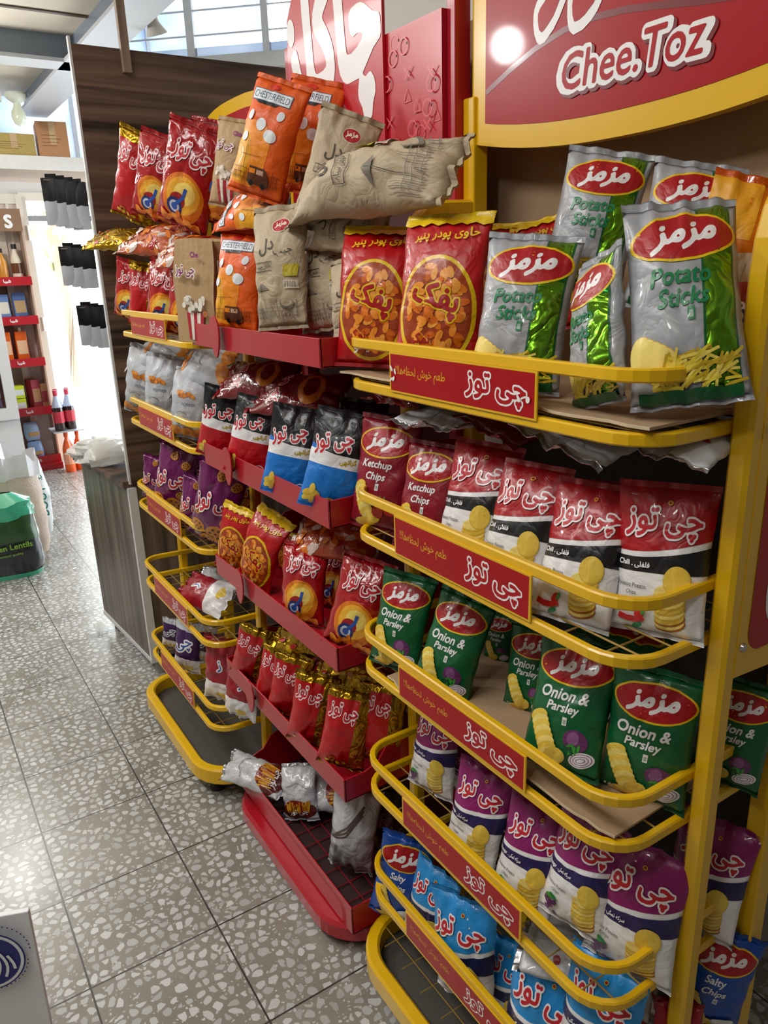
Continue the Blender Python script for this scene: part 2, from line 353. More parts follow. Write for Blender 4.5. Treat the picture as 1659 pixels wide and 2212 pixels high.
class Art:
    """flat print in packet units: x across (0 = middle), z up (0..1 over the packet height), stacked in layers"""
    def __init__(self): self.v = []; self.l = []; self.f = []; self.m = []; self.mats = []; self.n = 0; self.step = 1.0
    def mi(self, mat):
        if mat not in self.mats: self.mats.append(mat)
        return self.mats.index(mat)
    def put(self, vs, fs, mat):
        k = len(self.v); i = self.mi(mat); self.n += self.step
        self.v += list(vs); self.l += [self.n]*len(vs); self.f += [tuple(j+k for j in f) for f in fs]; self.m += [i]*len(fs)
        return self
    def poly(self, mat, pts):
        t = tessellate_polygon([[Vector((x, z, 0)) for x, z in pts]]); return self.put(pts, [tuple(q) for q in t], mat)
    def rect(self, mat, x0, z0, x1, z1): return self.poly(mat, [(x0, z0), (x1, z0), (x1, z1), (x0, z1)])
    def ell(self, mat, cx, cz, rx, rz, rot=0.0, n=28, a0=0.0, a1=2*PI):
        c, s = math.cos(rot), math.sin(rot); ts = [a0+(a1-a0)*i/(n if a1-a0 > 6.28 else n-1) for i in range(n)]
        return self.poly(mat, [(cx+c*rx*math.cos(t)-s*rz*math.sin(t), cz+s*rx*math.cos(t)+c*rz*math.sin(t)) for t in ts])
    def line(self, mat, pts, w):
        P = [Vector(p) for p in pts]; L_, R_ = [], []
        for i, p in enumerate(P):
            t = (P[min(i+1, len(P)-1)]-P[max(i-1, 0)]).normalized(); nn = Vector((-t.y, t.x))*w/2
            L_.append(tuple(p+nn)); R_.append(tuple(p-nn))
        n = len(P); return self.put(L_+R_, [(i, i+1, n+i+1, n+i) for i in range(n-1)], mat)
    def text(self, mat, s, cx, cz, h, rot=0.0, bold=0.0, soft=1, shear=0.0, wmax=None, stretch=1.0):
        vs, fs, asp = lettering(s, bold, soft); sx = h*stretch
        if wmax and asp*sx > wmax: sx = wmax/asp
        c, sn = math.cos(rot), math.sin(rot)
        q = [((x*sx+y*h*shear), y*h) for x, y in vs]
        return self.put([(cx+c*x-sn*y, cz+sn*x+c*y) for x, y in q], fs, mat)
    def logo(self, cx, cz, h, rot=0.0, inner=None, outer=None, wmax=None, s='چی توز', thin=False):
        """the two-tone name: letters over a fat outline"""
        inner = inner or film('c21c2c'); outer = outer or film('f1eef0')
        self.text(outer, s, cx, cz, h, rot, 0.092 if not thin else .07, 1, wmax=wmax); self.text(inner, s, cx, cz, h, rot, 0.032, 1, wmax=wmax); return self
    def cut(self, xs, zs):
        bm = bmesh.new(); vv = [bm.verts.new((x, l, z)) for (x, z), l in zip(self.v, self.l)]
        for f, m in zip(self.f, self.m):
            try: bf = bm.faces.new([vv[i] for i in f]); bf.material_index = m
            except ValueError: pass
        for ax, vals in ((0, xs), (2, zs)):
            for t in vals:
                co = [0, 0, 0]; co[ax] = t; no = [0, 0, 0]; no[ax] = 1
                bmesh.ops.bisect_plane(bm, geom=bm.verts[:]+bm.edges[:]+bm.faces[:], plane_co=co, plane_no=no, dist=1e-6)
        bmesh.ops.triangulate(bm, faces=[f for f in bm.faces if len(f.verts) > 4])
        bm.verts.index_update()
        V = np.array([v.co[:] for v in bm.verts]); F = [tuple(v.index for v in f.verts) for f in bm.faces]; Mi = [f.material_index for f in bm.faces]
        bm.free(); return V, F, Mi
    def flat(self, name, parent=None, dy=0.0004, mb=None, loc=(0, 0, 0)):
        """print lying on a flat face that looks towards local -Y"""
        mb = mb or MB(); base = len(mb.v)
        for i, m in enumerate(self.mats):
            fs = [f for f, k in zip(self.f, self.m) if k == i]
            used = sorted({j for f in fs for j in f}); mp = {j: q for q, j in enumerate(used)}
            out = []
            for f in fs:
                a, b, c = (Vector(self.v[f[0]]), Vector(self.v[f[1]]), Vector(self.v[f[2]]))
                cr = (b-a).cross(c-a) if False else (b.x-a.x)*(c.y-a.y)-(b.y-a.y)*(c.x-a.x)
                g = tuple(mp[j] for j in f); out.append(g if cr > 0 else g[::-1])
            mb.add([(loc[0]+self.v[j][0], loc[1]-dy*self.l[j], loc[2]+self.v[j][1]) for j in used], out, m)
        return mb
# ------------------------------------------------------------------ the room
terrazzo()
m = MB().b2((-2.6, -2.2, -0.05), (5.2, 7.12, 0), MATS['terrazzo_tiles'])
structure(m.obj('floor'))
cream = M('cream_panel', 'e4dac8', 0.6, nscale=6, var=0.05)
greymetal = M('grey_beam_paint', '76808c', 0.38, coat=0.2, nscale=12)
whitewall = M('white_wall_paint', 'd8d6d2', 0.6, nscale=5)
seam = M('brown_seam_strip', '5b4a3c', 0.5)
m = MB().b2((-2.6, -2.2, 2.85), (1.36, 7.1, 2.9), cream)
structure(m.obj('ceiling'))
m = MB().b2((-2.6, 4.80, 2.842), (1.30, 4.83, 2.852), seam); structure(m.obj('trim_1'))
m = MB().b2((-2.6, 5.22, 2.72), (1.30, 5.34, 2.85), greymetal); m.b2((-2.6, 5.18, 2.70), (1.30, 5.38, 2.72), M('pale_beam_flange', 'b9bcc0', 0.4)); structure(m.obj('beam_1'))
m = MB().b2((1.27, -2.2, 2.71), (1.36, 6.95, 2.98), greymetal)
m.b2((1.20, -2.2, 2.70), (1.42, 6.95, 2.72), M('pale_beam_flange')); m.b2((1.36, -2.2, 2.76), (1.40, 6.95, 2.80), M('pale_beam_flange'))
structure(m.obj('beam_2'))
structure(MB().b2((-2.6, -2.2, 0), (-2.5, 7.12, 2.9), M('fill_cutting_wall', '8e8880', .7, nscale=4)).obj('wall_left'))  # unseen left and back walls, coloured darker to cut bounced fill light
structure(MB().b2((-2.6, -2.3, 0), (5.2, -2.2, 4.0), M('fill_cutting_wall')).obj('wall_back'))
structure(MB().b2((1.42, -2.2, 0), (1.5, 2.8, 2.26), whitewall).obj('wall_right'))
structure(MB().b2((5.1, -2.2, 0), (5.2, 3.6, 4.0), whitewall).obj('wall_side'))
structure(MB().b2((1.36, -2.2, 4.0), (5.2, 7.2, 4.05), cream).obj('roof'))
structure(MB().b2((1.30, -2.2, 2.9), (1.36, 7.1, 4.0), whitewall).obj('wall_fascia'))
# far wall with the open doorway (x 1.17..2.2) and a frosted strip above the ledge
pinkboard = M('pale_lintel_board', 'd2c2b4', 0.6)
fw_ = MB().b2((-2.6, 7.02, 0), (1.12, 7.12, 2.24), whitewall).b2((2.25, 7.02, 0), (5.2, 7.12, 2.95), whitewall).b2((1.12, 7.02, 2.16), (2.25, 7.12, 2.24), whitewall)
fw_.b2((-2.6, 7.02, 2.24), (1.3, 7.12, 2.40), pinkboard).b2((1.3, 7.02, 2.24), (2.25, 7.12, 2.40), pinkboard).b2((-2.6, 7.02, 2.40), (0.95, 7.12, 2.9), whitewall)
structure(fw_.obj('wall_far'))
frost = bpy.data.materials.new('frosted_panel'); frost.use_nodes = True
fn = frost.node_tree; fn.nodes.clear(); fo = fn.nodes.new('ShaderNodeOutputMaterial'); ft = fn.nodes.new('ShaderNodeBsdfTranslucent'); fd = fn.nodes.new('ShaderNodeBsdfDiffuse'); fx = fn.nodes.new('ShaderNodeMixShader')
ftc = fn.nodes.new('ShaderNodeTexCoord'); fnz = fn.nodes.new('ShaderNodeTexNoise'); fnz.inputs['Scale'].default_value = 1.6; fcr = fn.nodes.new('ShaderNodeValToRGB')
fcr.color_ramp.elements[0].color = (0.42, 0.48, 0.58, 1); fcr.color_ramp.elements[1].color = (0.74, 0.78, 0.84, 1); fcr.color_ramp.elements[0].position = .35; fcr.color_ramp.elements[1].position = .65
fn.links.new(ftc.outputs['Object'], fnz.inputs['Vector']); fn.links.new(fnz.outputs['Fac'], fcr.inputs['Fac']); fn.links.new(fcr.outputs['Color'], ft.inputs['Color']); fn.links.new(fcr.outputs['Color'], fd.inputs['Color'])
fx.inputs[0].default_value = 0.35; fn.links.new(ft.outputs[0], fx.inputs[1]); fn.links.new(fd.outputs[0], fx.inputs[2]); fn.links.new(fx.outputs[0], fo.inputs['Surface'])
MATS['frosted_panel'] = frost
w1 = structure(MB().b2((0.95, 7.05, 2.40), (3.4, 7.07, 4.0), frost).obj('window_1'))
structure(MB().b2((0.95, 7.03, 2.98), (3.4, 7.08, 3.01), M('window_bar', 'b7bcc4', 0.4)).b2((1.62, 7.03, 2.4), (1.65, 7.08, 4.0), M('window_bar')).b2((2.3, 7.03, 2.4), (2.33, 7.08, 4.0), M('window_bar')).obj('window_bars', w1))
cr_ = MB()
for k in range(9): cr_.b2((0.60+k*.04, 7.0, 2.40), (0.622+k*.04, 7.03, 2.85), M('corrugated_white', 'cdd0cf', 0.5))
structure(cr_.obj('trim_2'))
# white ledge that carries cartons
led = MB().b2((-2.6, 6.72, 2.355), (2.4, 7.02, 2.395), M('white_ledge', 'e8e6e0', 0.45)).b2((-2.6, 6.72, 2.30), (2.4, 6.74, 2.355), M('white_ledge'))
structure(led.obj('trim_3'))
# diagonal clerestory beyond the dark panel
dx, dy = 0.7412, -0.6713; P0 = (1.36, 7.0)
def dg(t, o=0.0): return (P0[0]+dx*t+0.6713*o, P0[1]+dy*t+0.7412*o)
def dslab(mb, t0, t1, z0, z1, th, mat, off=0.0):
    a, b, c, d = dg(t0, off), dg(t1, off), dg(t1, off+th), dg(t0, off+th)
    return mb.add([(*a, z0), (*b, z0), (*c, z0), (*d, z0), (*a, z1), (*b, z1), (*c, z1), (*d, z1)], [(3, 2, 1, 0), (4, 5, 6, 7), (0, 1, 5, 4), (1, 2, 6, 5), (2, 3, 7, 6), (3, 0, 4, 7)], mat)
structure(dslab(MB(), 0.55, 5.1, 2.36, 2.93, 0.08, whitewall).obj('wall_corner'))
frame = M('hazed_window_frame', 'e2e5ea', 0.4)  # frame colour lightened to stand in for haze around the backlit bars
wf = MB(); dslab(wf, 0, 5.1, 2.93, 3.03, 0.1, M('white_sill', 'dcdfe0', 0.5), -0.02)
for t, w in ((0.0, .05), (0.62, .025), (1.28, .06), (1.86, .05), (2.55, .025), (3.2, .06), (4.1, .03), (5.0, .06)): dslab(wf, t, t+w, 3.03, 4.0, 0.05, frame)
for z in (3.17, 3.33, 3.5, 3.68, 3.85): dslab(wf, 0, 5.1, z, z+.007, 0.02, frame, .01)
w2 = structure(wf.obj('window_2'))
glass = bpy.data.materials.new('clear_pane'); glass.use_nodes = True; gn = glass.node_tree; gn.nodes.clear()
go = gn.nodes.new('ShaderNodeOutputMaterial'); gt = gn.nodes.new('ShaderNodeBsdfTransparent'); gg = gn.nodes.new('ShaderNodeBsdfGlossy'); gx = gn.nodes.new('ShaderNodeMixShader'); gl = gn.nodes.new('ShaderNodeFresnel')
gt.inputs[0].default_value = (.93, .95, .97, 1); gg.inputs['Roughness'].default_value = .05; gn.links.new(gl.outputs[0], gx.inputs[0]); gn.links.new(gt.outputs[0], gx.inputs[1]); gn.links.new(gg.outputs[0], gx.inputs[2]); gn.links.new(gx.outputs[0], go.inputs['Surface'])
MATS['clear_pane'] = glass
pn = MB(); dslab(pn, 0.05, 5.0, 3.03, 4.0, 0.006, glass, .03); structure(pn.obj('window_pane', w2))
hz = MB(); dslab(hz, 0.05, 5.0, 3.03, 3.10, 0.008, frost, .04); structure(hz.obj('window_frosted_strip', w2))
# outside: pale street seen through the doorway
structure(MB().b2((-6, 7.12, -0.06), (10, 30, -0.02), M('bright_pavement', 'd9d8d4', 0.8, nscale=3)).obj('pavement'))
structure(MB().b2((0.2, 14, -.02), (9, 14.3, 1.2), M('pale_street_wall', 'cfd4da', 0.8)).obj('street_wall'))
# doorway frame and the open leaf
doorcream = M('cream_door_paint', 'dcd3c6', 0.42, nscale=9)
df = MB().b2((1.12, 6.98, 0), (1.17, 7.14, 2.16), doorcream).b2((1.17, 6.982, 2.10), (2.22, 7.138, 2.16), doorcream).b2((2.22, 6.98, 0), (2.27, 7.14, 2.16), doorcream).b2((1.17, 7.0, 1.95), (2.22, 7.03, 1.99), M('grey_door_bar', '8d8f93', .4))
d1 = structure(df.obj('door_1'))
lf = MB(); lx0, lx1 = 0.92, 1.13
for a, b in (((lx0, 6.9, 0.05), (lx0+.05, 6.94, 2.14)), ((lx1-.045, 6.9, .05), (lx1, 6.94, 2.14)), ((lx0+.05, 6.902, 2.07), (lx1-.045, 6.938, 2.14)), ((lx0+.05, 6.902, .05), (lx1-.045, 6.938, .2)), ((lx0+.05, 6.902, 1.55), (lx1-.045, 6.938, 1.6)), ((lx0+.09, 6.905, 1.6), (lx0+.11, 6.935, 2.07))):
    lf.b2(a, b, doorcream)
lf.b2((lx0+.05, 6.915, .2), (lx1-.045, 6.92, 2.08), M('door_glass_pinkish', 'cdbfb6', .15, coat=.5))
structure(lf.obj('door_leaf', d1)); hg = MB()
for z in (.4, 1.1, 1.8): hg.lathe([(.012, 0), (.012, .11)], M('hinge_steel', 'a9a9a6', .3, .8), 8, (1.14, 6.9, z))
structure(hg.obj('hinge', d1))
# a leafy tree outside the doorway
rng = random.Random(5)
tr = empty('street_tree', (2.3, 12.0, -0.02)); tag(tr, 'pale green tree outside the open doorway', 'tree')
tk = MB().sweep([(0, 0, 0), (.05, 0, 1.2), (-.02, .05, 2.4)], .16, .16, M('tree_bark', '8a7a68', .8), round_=8); tk.obj('trunk', tr)
cw = MB(); lm = M('pale_leaves', 'a9b483', .6)
for k in range(420):
    a, b, r = rng.uniform(0, 2*PI), rng.uniform(-1, 1), rng.uniform(.5, 1.15); h = math.sqrt(1-b*b)
    p = Vector((r*h*math.cos(a)*1.2, r*h*math.sin(a), 2.9+r*b*1.2)); t = Vector((rng.uniform(-1, 1), rng.uniform(-1, 1), rng.uniform(-1, 1))).normalized(); s_ = t.orthogonal().normalized()*.06
    cw.add([p-t*.12, p+s_, p+t*.12, p-s_], [(0, 1, 2, 3)], lm)
cw.obj('crown', tr)

# ------------------------------------------------------------------ dark wood end panel with its low cabinet
wood('dark_walnut', '281c17', '7a6152', 'X', 1.0, 0.42); wood('walnut_lower', '3c322b', '77675b', 'Z', 1.0, .32); wood('light_batten', '6d5a4c', '9a8676', 'Z', 1.5, .5)
wedge = M('white_edge_band', 'd5d6d6', .4)
pt = empty('display_cabinet', (0.66, 2.767, 0)); tag(pt, 'tall dark walnut end panel with white edge and low cabinet behind it', 'cabinet')
pp = MB().b2((0.006, 0, 0.79), (0.74, 0.016, 2.205), MATS['dark_walnut']); pp.obj('upper_panel', pt)
MB().b2((0, -0.001, 0.79), (0.007, 0.017, 2.225), wedge).obj('panel_edge_band', pt)
# gentle slope of the panel's top edge
o = pt.children[0]
for v in o.data.vertices:
    if v.co.z > 1: v.co.z = 2.225-0.036*(v.co.x/.74)
MB().b2((0.02, 0.0, 0.06), (0.74, 0.016, 0.775), MATS['walnut_lower']).obj('lower_side_panel', pt)
cb = MB(); ang = 0
cb.add([(-0.005, 0.012, .075), (-.045, .60, .075), (.7, .60, .075), (.7, .012, .075), (-0.005, 0.012, .765), (-.045, .60, .765), (.7, .60, .765), (.7, .012, .765)], [(3, 2, 1, 0), (4, 5, 6, 7), (0, 1, 5, 4), (1, 2, 6, 5), (2, 3, 7, 6), (3, 0, 4, 7)], MATS['walnut_lower'])
cb.obj('cabinet_body', pt)
fr = MB().b2((-.008, -.002, .06), (.022, .02, .775), wedge); fr.add([(-.01, 0, .058), (.74, 0, .058), (.74, .018, .058), (-.01, .018, .058), (-.01, 0, .076), (.74, 0, .076), (.74, .018, .076), (-.01, .018, .076)], [(3, 2, 1, 0), (4, 5, 6, 7), (0, 1, 5, 4), (1, 2, 6, 5), (2, 3, 7, 6), (3, 0, 4, 7)], wedge)
fr.add([(-.008, 0.01, .058), (-.05, .60, .058), (-.03, .60, .058), (.012, 0.01, .058), (-.008, 0.01, .076), (-.05, .60, .076), (-.03, .60, .076), (.012, .01, .076)], [(3, 2, 1, 0), (4, 5, 6, 7), (0, 1, 5, 4), (1, 2, 6, 5), (2, 3, 7, 6), (3, 0, 4, 7)], wedge)
fr.obj('white_edging', pt)
MB().add([(-.02, .012, .775), (-.07, .63, .775), (.72, .63, .775), (.72, .012, .775), (-.02, .012, .80), (-.07, .63, .80), (.72, .63, .80), (.72, .012, .80)], [(3, 2, 1, 0), (4, 5, 6, 7), (0, 1, 5, 4), (1, 2, 6, 5), (2, 3, 7, 6), (3, 0, 4, 7)], MATS['dark_walnut']).obj('worktop', pt)
for x, y in ((.03, .03), (.0, .55), (.65, .03), (.65, .55)): MB().lathe([(.02, 0), (.02, .06)], M('leg_plastic', '8c8a86', .5), 12, (x, y, 0)).obj('leg', pt)
MB().b2((.155, -.022, 1.36+.775), (.182, 0.0, 2.86), MATS['light_batten']).obj('hanging_batten', pt, bevel=.001)
# ------------------------------------------------------------------ display racks; local x = along the rack to the viewer's right, y = into the rack, z up
yel = M('yellow_enamel', 'e8b80c', 0.3, coat=0.3, nscale=14, var=0.04)
yelart = M('yellow_print', 'e2b80c', .35, coat=.3, var=.02); redart = M('red_print', 'aa0614', .34, coat=.12, spec=.25, var=.03); whiteart = M('white_print', 'f2f2f2', .35, coat=.3, var=.01)
redin = M('letter_red_print', 'b00c1a', .34, coat=.12, spec=.25, var=.02); darkred = M('dark_red_print', '76101a', .3, coat=.4, var=.02); goldart = M('gold_print', 'd79a1a', .35, var=.02)
blackrub = M('black_rubber', '17171a', .5); wire = M('wire_brass', 'b99a55', .35, .5)
cardm = M('corrugated_card', 'a98d6e', .8, nscale=18, var=.08, bump=.15, bscale=120)
steel = M('bolt_steel', 'b9bab8', .28, .9)
def uloop(hw, y0, y1, r, z, n=7):
    """U-shaped path: from the back on the left, round the front (y0), to the back on the right"""
    P = [(-hw, y1, z)]
    for k in range(n): a = PI/2*k/(n-1); P.append((-hw+r-r*math.cos(a), y0+r-r*math.sin(a), z))
    for k in range(n): a = PI/2*k/(n-1); P.append((hw-r+r*math.sin(a), y0+r-r*math.cos(a), z))
    P.append((hw, y1, z)); return P
def plate_art(worn=False):
    a = Art(); hw, h = .162, .064
    a.rect(yelart, -hw, 0, hw, h); a.rect(redart, -hw+.0028, .0028, hw-.0028, h-.0028)
    a.text(goldart, 'طعم| |خوش| |لحظه_ها|!!', -.083, .034, .021, 0, .02, 1, wmax=.125)
    a.logo(.085, .032, .039, -.02, redin, whiteart, wmax=.118)
    if worn:
        rg = random.Random(3)
        for k in range(7):
            x, z = (-hw+.004+rg.random()*.012, .02+rg.random()*.03) if k < 5 else (hw-.03+rg.random()*.02, .026)
            a.ell(whiteart, x, z, .002+.004*rg.random(), .001+.003*rg.random(), rg.random()*3, 7)
    return a
def yellow_rack(name, loc, lean, label, plates, rails, header, near_panel):
    rk = empty(name, loc, (-lean, 0, -PI/2)); tag(rk, label, 'display rack', 'yellow wire display racks')
    HW = .322
    for s in (-1, 1):
        p = MB(); x = s*.342
        arc = [(x, .150, 0.03), (x, .150, 1.50)]+[(x, .150+.07*(1-math.cos(t)), 1.50+.115*math.sin(t)) for t in (.3, .6, .9, 1.2, 1.57)]+[(x, .31, 1.618)]
        p.sweep(arc, .028, .028, yel, up=(1, 0, 0)); p.obj('front_post', rk, smooth=False)
        q = MB().b2((x-.016, .292, .03), (x+.016, .325, 1.80), yel); q.obj('rear_post', rk, bevel=.003)
    for i, (zb, zt) in enumerate(rails):
        for z in (zt, zb):
            r_ = MB().sweep(uloop(HW, 0.0, .30, .06, z), .012, .016, yel); r_.obj('basket_rail', rk)
        w_ = MB()
        if header and i == 4: zb = .10
        for k in range(6): w_.sweep([(-HW+.004, .035+k*.05, zb+.004), (HW-.004, .035+k*.05, zb+.004)], .003, .003, wire, round_=6)
        for k in range(9): w_.sweep([(-HW+.05+k*.068, .006, zb+.0), (-HW+.05+k*.068, .30, zb+.0)], .003, .003, wire, round_=6)
        w_.obj('wire_shelf', rk)
        pz = plates[i]
        pl = MB().b2((-.163, -.0085, pz[0]), (.163, -.0065, pz[1]), yel)
        sc = (pz[1]-pz[0])/.064; ar = plate_art(header and i == 0); ar.v = [(x, z*sc) for x, z in ar.v]
        ar.flat('x', None, .0002, pl, (0, -.0086, pz[0])); pl.obj('sign_plate', rk)
    bs = MB().sweep(uloop(HW+.012, -.035, .31, .11, .085, 9)+[], .03, .052, yel); bs.obj('base_rail', rk)
    MB().b2((-HW, .29, .06), (HW, .32, .1), yel).obj('rear_base_bar', rk)
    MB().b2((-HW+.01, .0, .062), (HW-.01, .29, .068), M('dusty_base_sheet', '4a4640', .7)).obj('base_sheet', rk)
    for s in (-1, 1):
        for y in (.02, .29):
            f = MB().lathe([(.024, 0), (.024, .012), (.012, .02), (.01, .065)], blackrub, 14, (s*(HW-.075 if y < .1 else HW-.02), y, 0)); f.obj('foot', rk, smooth=True)
    # header board with its curved lower edge
    n = 17; hw_, hx_ = (.338, 0) if header else (.366, -.034); X = [-hw_+2*hw_*k/(n-1) for k in range(n)]
    low = lambda x: 1.690+.034*(abs(x)/hw_)**2.2; top = lambda x: 2.13+.12*(1-(abs(x)/.338)**2)
    def outl(i): 
        xs = [x*(1-i/hw_) for x in X]
        return [(x+hx_, low(x)+i) for x in xs]+[(x+hx_, top(x)-i) for x in reversed(xs)]
    if not header: top = lambda x: 1.90+.10*(1-min(1, abs(x)/hw_)**3)
    hb = MB().prism(outl(0), .298, .318, yel); ho = hb.obj('header_board', rk)
    a = Art(); a.poly(redart, outl(.036))
    a.line(darkred, [(-.30+.06*k, 1.80+.035*math.sin(k*.5)+.006*k) for k in range(11)], .009)
    if header:
        a.logo(.06, 1.965, .25, -.03, redin, whiteart, wmax=.46)
        a.text(darkred, 'Chee.Toz', .012, 1.790, .05, 0.0, .125, 1, shear=.12, wmax=.262)
        a.text(whiteart, 'Chee.Toz', .008, 1.794, .05, 0.0, .11, 1, shear=.12, wmax=.262); a.text(redin, 'Chee.Toz', .008, 1.794, .05, 0.0, .02, 1, shear=.12, wmax=.25)
    a.flat('p', None, .0004, None, (0, .2975, 0)).obj('header_print', ho)
    if near_panel:
        s = MB().prism([(.158, 1.01), (.158, 1.50), (.185, 1.55), (.215, 1.58), (.31, 1.60), (.31, 1.0)], HW+.031, HW+.035, yel, 'yz')
        so = s.obj('side_panel', rk)
        d = Art(); d.poly(redart, [(.208+.030*math.cos(t), 1.068+.030*math.sin(t)) for t in [PI+.2*k for k in range(8)]]+[(.308, 1.036), (.308, 1.56), (.178, 1.53)])
        d.text(whiteart, 'چی', .268, 1.12, .10, 0, .12, 2, wmax=.105); d.text(redin, 'چی', .268, 1.12, .10, 0, .02, 1, wmax=.105)
        mb = MB(); d.flat('s', None, .0004, mb)
        mb.v = [(HW+.0355-p[1], p[0], p[2]) for p in mb.v]; mb.obj('side_print', so)
        for z in (1.045, 1.33): MB().lathe([(.006, 0), (.005, .003), (.002, .004)], steel, 10).obj('bolt', so, smooth=True)
        for o, z in zip([c for c in so.children if c.name.startswith('bolt')], (1.05, 1.33)): o.rotation_euler = (0, PI/2, 0); o.location = (HW+.035, .170, z)
    return rk
RAILS = [(1.330, 1.400), (1.056, 1.133), (.784, .855), (.506, .575), (.238, .305)]
yellow_rack('snack_rack', (.665, .842, 0), 0.0, 'yellow wire snack rack nearest the viewer, large red and yellow header above it',
            [(1.333, 1.394), (1.060, 1.128), (.788, .849), (.509, .570), (.240, .300)], RAILS, True, True)
yellow_rack('snack_rack', (.592, 2.224, 0), .040, 'yellow wire snack rack far from the viewer, against the dark walnut panel',
            [(1.350, 1.404), (1.076, 1.136), (.796, .852), (.513, .573), (.240, .300)], [(1.345, 1.410), (1.071, 1.142), (.790, .858), (.510, .578), (.238, .305)], False, False)
# ---- red rack
redp = M('red_enamel', 'b01224', 0.32, coat=0.35, nscale=10, var=.05)
rr = empty('snack_rack', (.640, 1.53, 0), (0, 0, -PI/2)); tag(rr, 'red sheet-metal snack rack between the two yellow racks', 'display rack')
HW = .330
for s in (-1, 1): MB().b2((s*(HW-.012)-.012, .30, .05), (s*(HW-.012)+.012, .335, 2.02), redp).obj('rear_post', rr, bevel=.002)
for zb, zt in ((1.352, 1.404), (1.052, 1.108), (.748, .802), (.436, .492), (.075, .150)):
    t = MB().b2((-HW, 0, zb), (HW, .004, zt), redp)
    t.b2((-HW, .004, zb), (HW, .30, zb+.004), redp if zb > .3 else M('shaded_tray_floor', '2e1416', .6))  # lowest floor coloured dark for the shade under its wires
    for s in (-1, 1):
        pr = [(.0, zb), (.0, zt), (.05, zt), (.085, zt+.012), (.11, zt+.045), (.14, zt+.055), (.17, zt+.045), (.185, zt+.05), (.21, zt+.075), (.24, zt+.08), (.30, zt+.075), (.30, zb)]
        t.prism(pr, s*HW, s*HW-s*.004, redp, 'yz')
    to = t.obj('tray', rr, bevel=.001)
    if zb > .3:
        e = MB().prism([(-.135+.026*math.cos(a)+.004*math.sin(2*a), (zb+zt)/2+.004+.046*math.sin(a)) for a in [2*PI*k/28 for k in range(28)]], -.016, -.012, redp); e.obj('round_tab', rr, bevel=.001)
bw = MB()
for k in range(7): bw.sweep([(-HW+.01, .03+k*.04, .085), (HW-.01, .03+k*.04, .085)], .003, .003, M('red_wire', '8e1a22', .4), round_=6)
for k in range(12): bw.sweep([(-HW+.03+k*.055, .01, .083), (-HW+.03+k*.055, .3, .083)], .003, .003, M('red_wire'), round_=6)
bw.obj('wire_shelf', rr)
MB().sweep(uloop(HW-.022, -.012, .31, .10, .045, 9), .045, .05, redp).obj('base_rail', rr)
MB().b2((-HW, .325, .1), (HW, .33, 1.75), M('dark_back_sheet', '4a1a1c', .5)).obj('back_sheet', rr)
for s in (-1, 1):
    MB().lathe([(.022, 0), (.022, .01), (.01, .02), (.01, .05)], blackrub, 12, (s*.26, .03, 0)).obj('foot', rr, smooth=True)
bx = MB().b2((-.31, .29, 1.722), (HW-.024, .325, 1.945), redp)
a = Art(); pat = M('faint_red_pattern', 'dd4650', .3, coat=.4, var=.02); rg = random.Random(8)
a.rect(M('red_sign_print', 'c21427', .28, coat=.5, var=.03), -.31, 1.722, HW-.024, 1.945)
for k in range(16):
    x, z = rg.uniform(.12, .29), rg.uniform(1.74, 1.93)
    q = rg.random()
    if q < .4: a.line(pat, [(x+.014*math.cos(t*.55), z+.014*math.sin(t*.55)) for t in range(13)], .003)
    elif q < .7: a.line(pat, [(x-.012, z-.01), (x+.012, z-.01), (x, z+.012), (x-.012, z-.01)], .003)
    else: a.line(pat, [(x-.01, z-.01), (x+.01, z+.01)], .003); a.line(pat, [(x-.01, z+.01), (x+.01, z-.01)], .003)
a.flat('p', None, .0004, bx, (0, .2895, 0)); bx.obj('header_box', rr)
bd = MB().prism([(-.29, 1.722), (.128, 1.722), (.128, 2.05), (.09, 2.13), (-.05, 2.19), (-.2, 2.15), (-.27, 2.06), (-.28, 1.9)], .281, .288, M('red_sign_print'))
a = Art(); a.text(whiteart, 'چاکلز', -.085, 1.955, .30, 0.06, .055, 2, wmax=.40)
og = [M('puff_orange_print', 'e88a1c', .35, coat=.3, var=.03), M('puff_yellow_print', 'f0b52c', .35, coat=.3, var=.03)]
for k in range(16):
    x, z = rg.uniform(-.13, .02), rg.uniform(1.735, 1.80)
    a.ell(og[k % 2], x, z, .03, .016, rg.uniform(0, 3), 14)
a.flat('p', None, .0004, bd, (0, .2805, 0)); bd.obj('header_board', rr)
# cardboard sheets
def sheet(loc, sx, sy, rz, label, seed):
    rg = random.Random(seed); n = 24; P = []
    for k in range(n): P.append((-sx/2+sx*k/n, -sy/2+rg.uniform(-.004, .004)))
    P += [(sx/2, -sy/2+rg.uniform(0, .01)), (sx/2, sy/2), (-sx/2, sy/2)]
    mb = MB().prism(P, 0, .0035, cardm, 'xy'); e = M('card_edge', 'c9b79a', .85)
    mb.sweep([(p[0], p[1], .0018) for p in P[:n+1]], .0015, .0038, e)
    o = mb.obj('cardboard_sheet'); o.location = loc; o.rotation_euler = (0, 0, -PI/2+rz); return tag(o, label, 'cardboard', 'cardboard shelf liners')
sheet((.805, .855, 1.343), .66, .265, .0, 'corrugated cardboard liner under the grey crisp bags on the top shelf of the near rack', 1)
sheet((.80, .80, .797), .52, .26, .03, 'torn cardboard liner under the green crisp bags on the near rack', 2)
bkg = MB().b2((-.42, 0, 1.30), (.60, .006, 1.96), cardm); bkg.b2((-.012, -.001, 1.30), (-.008, 0, 1.96), M('card_edge'))
o = bkg.obj('cardboard_backing'); o.location = (1.06, .98, 0); o.rotation_euler = (0, 0, -PI/2); tag(o, 'tall tan cardboard sheet standing behind the top of the near rack', 'cardboard')
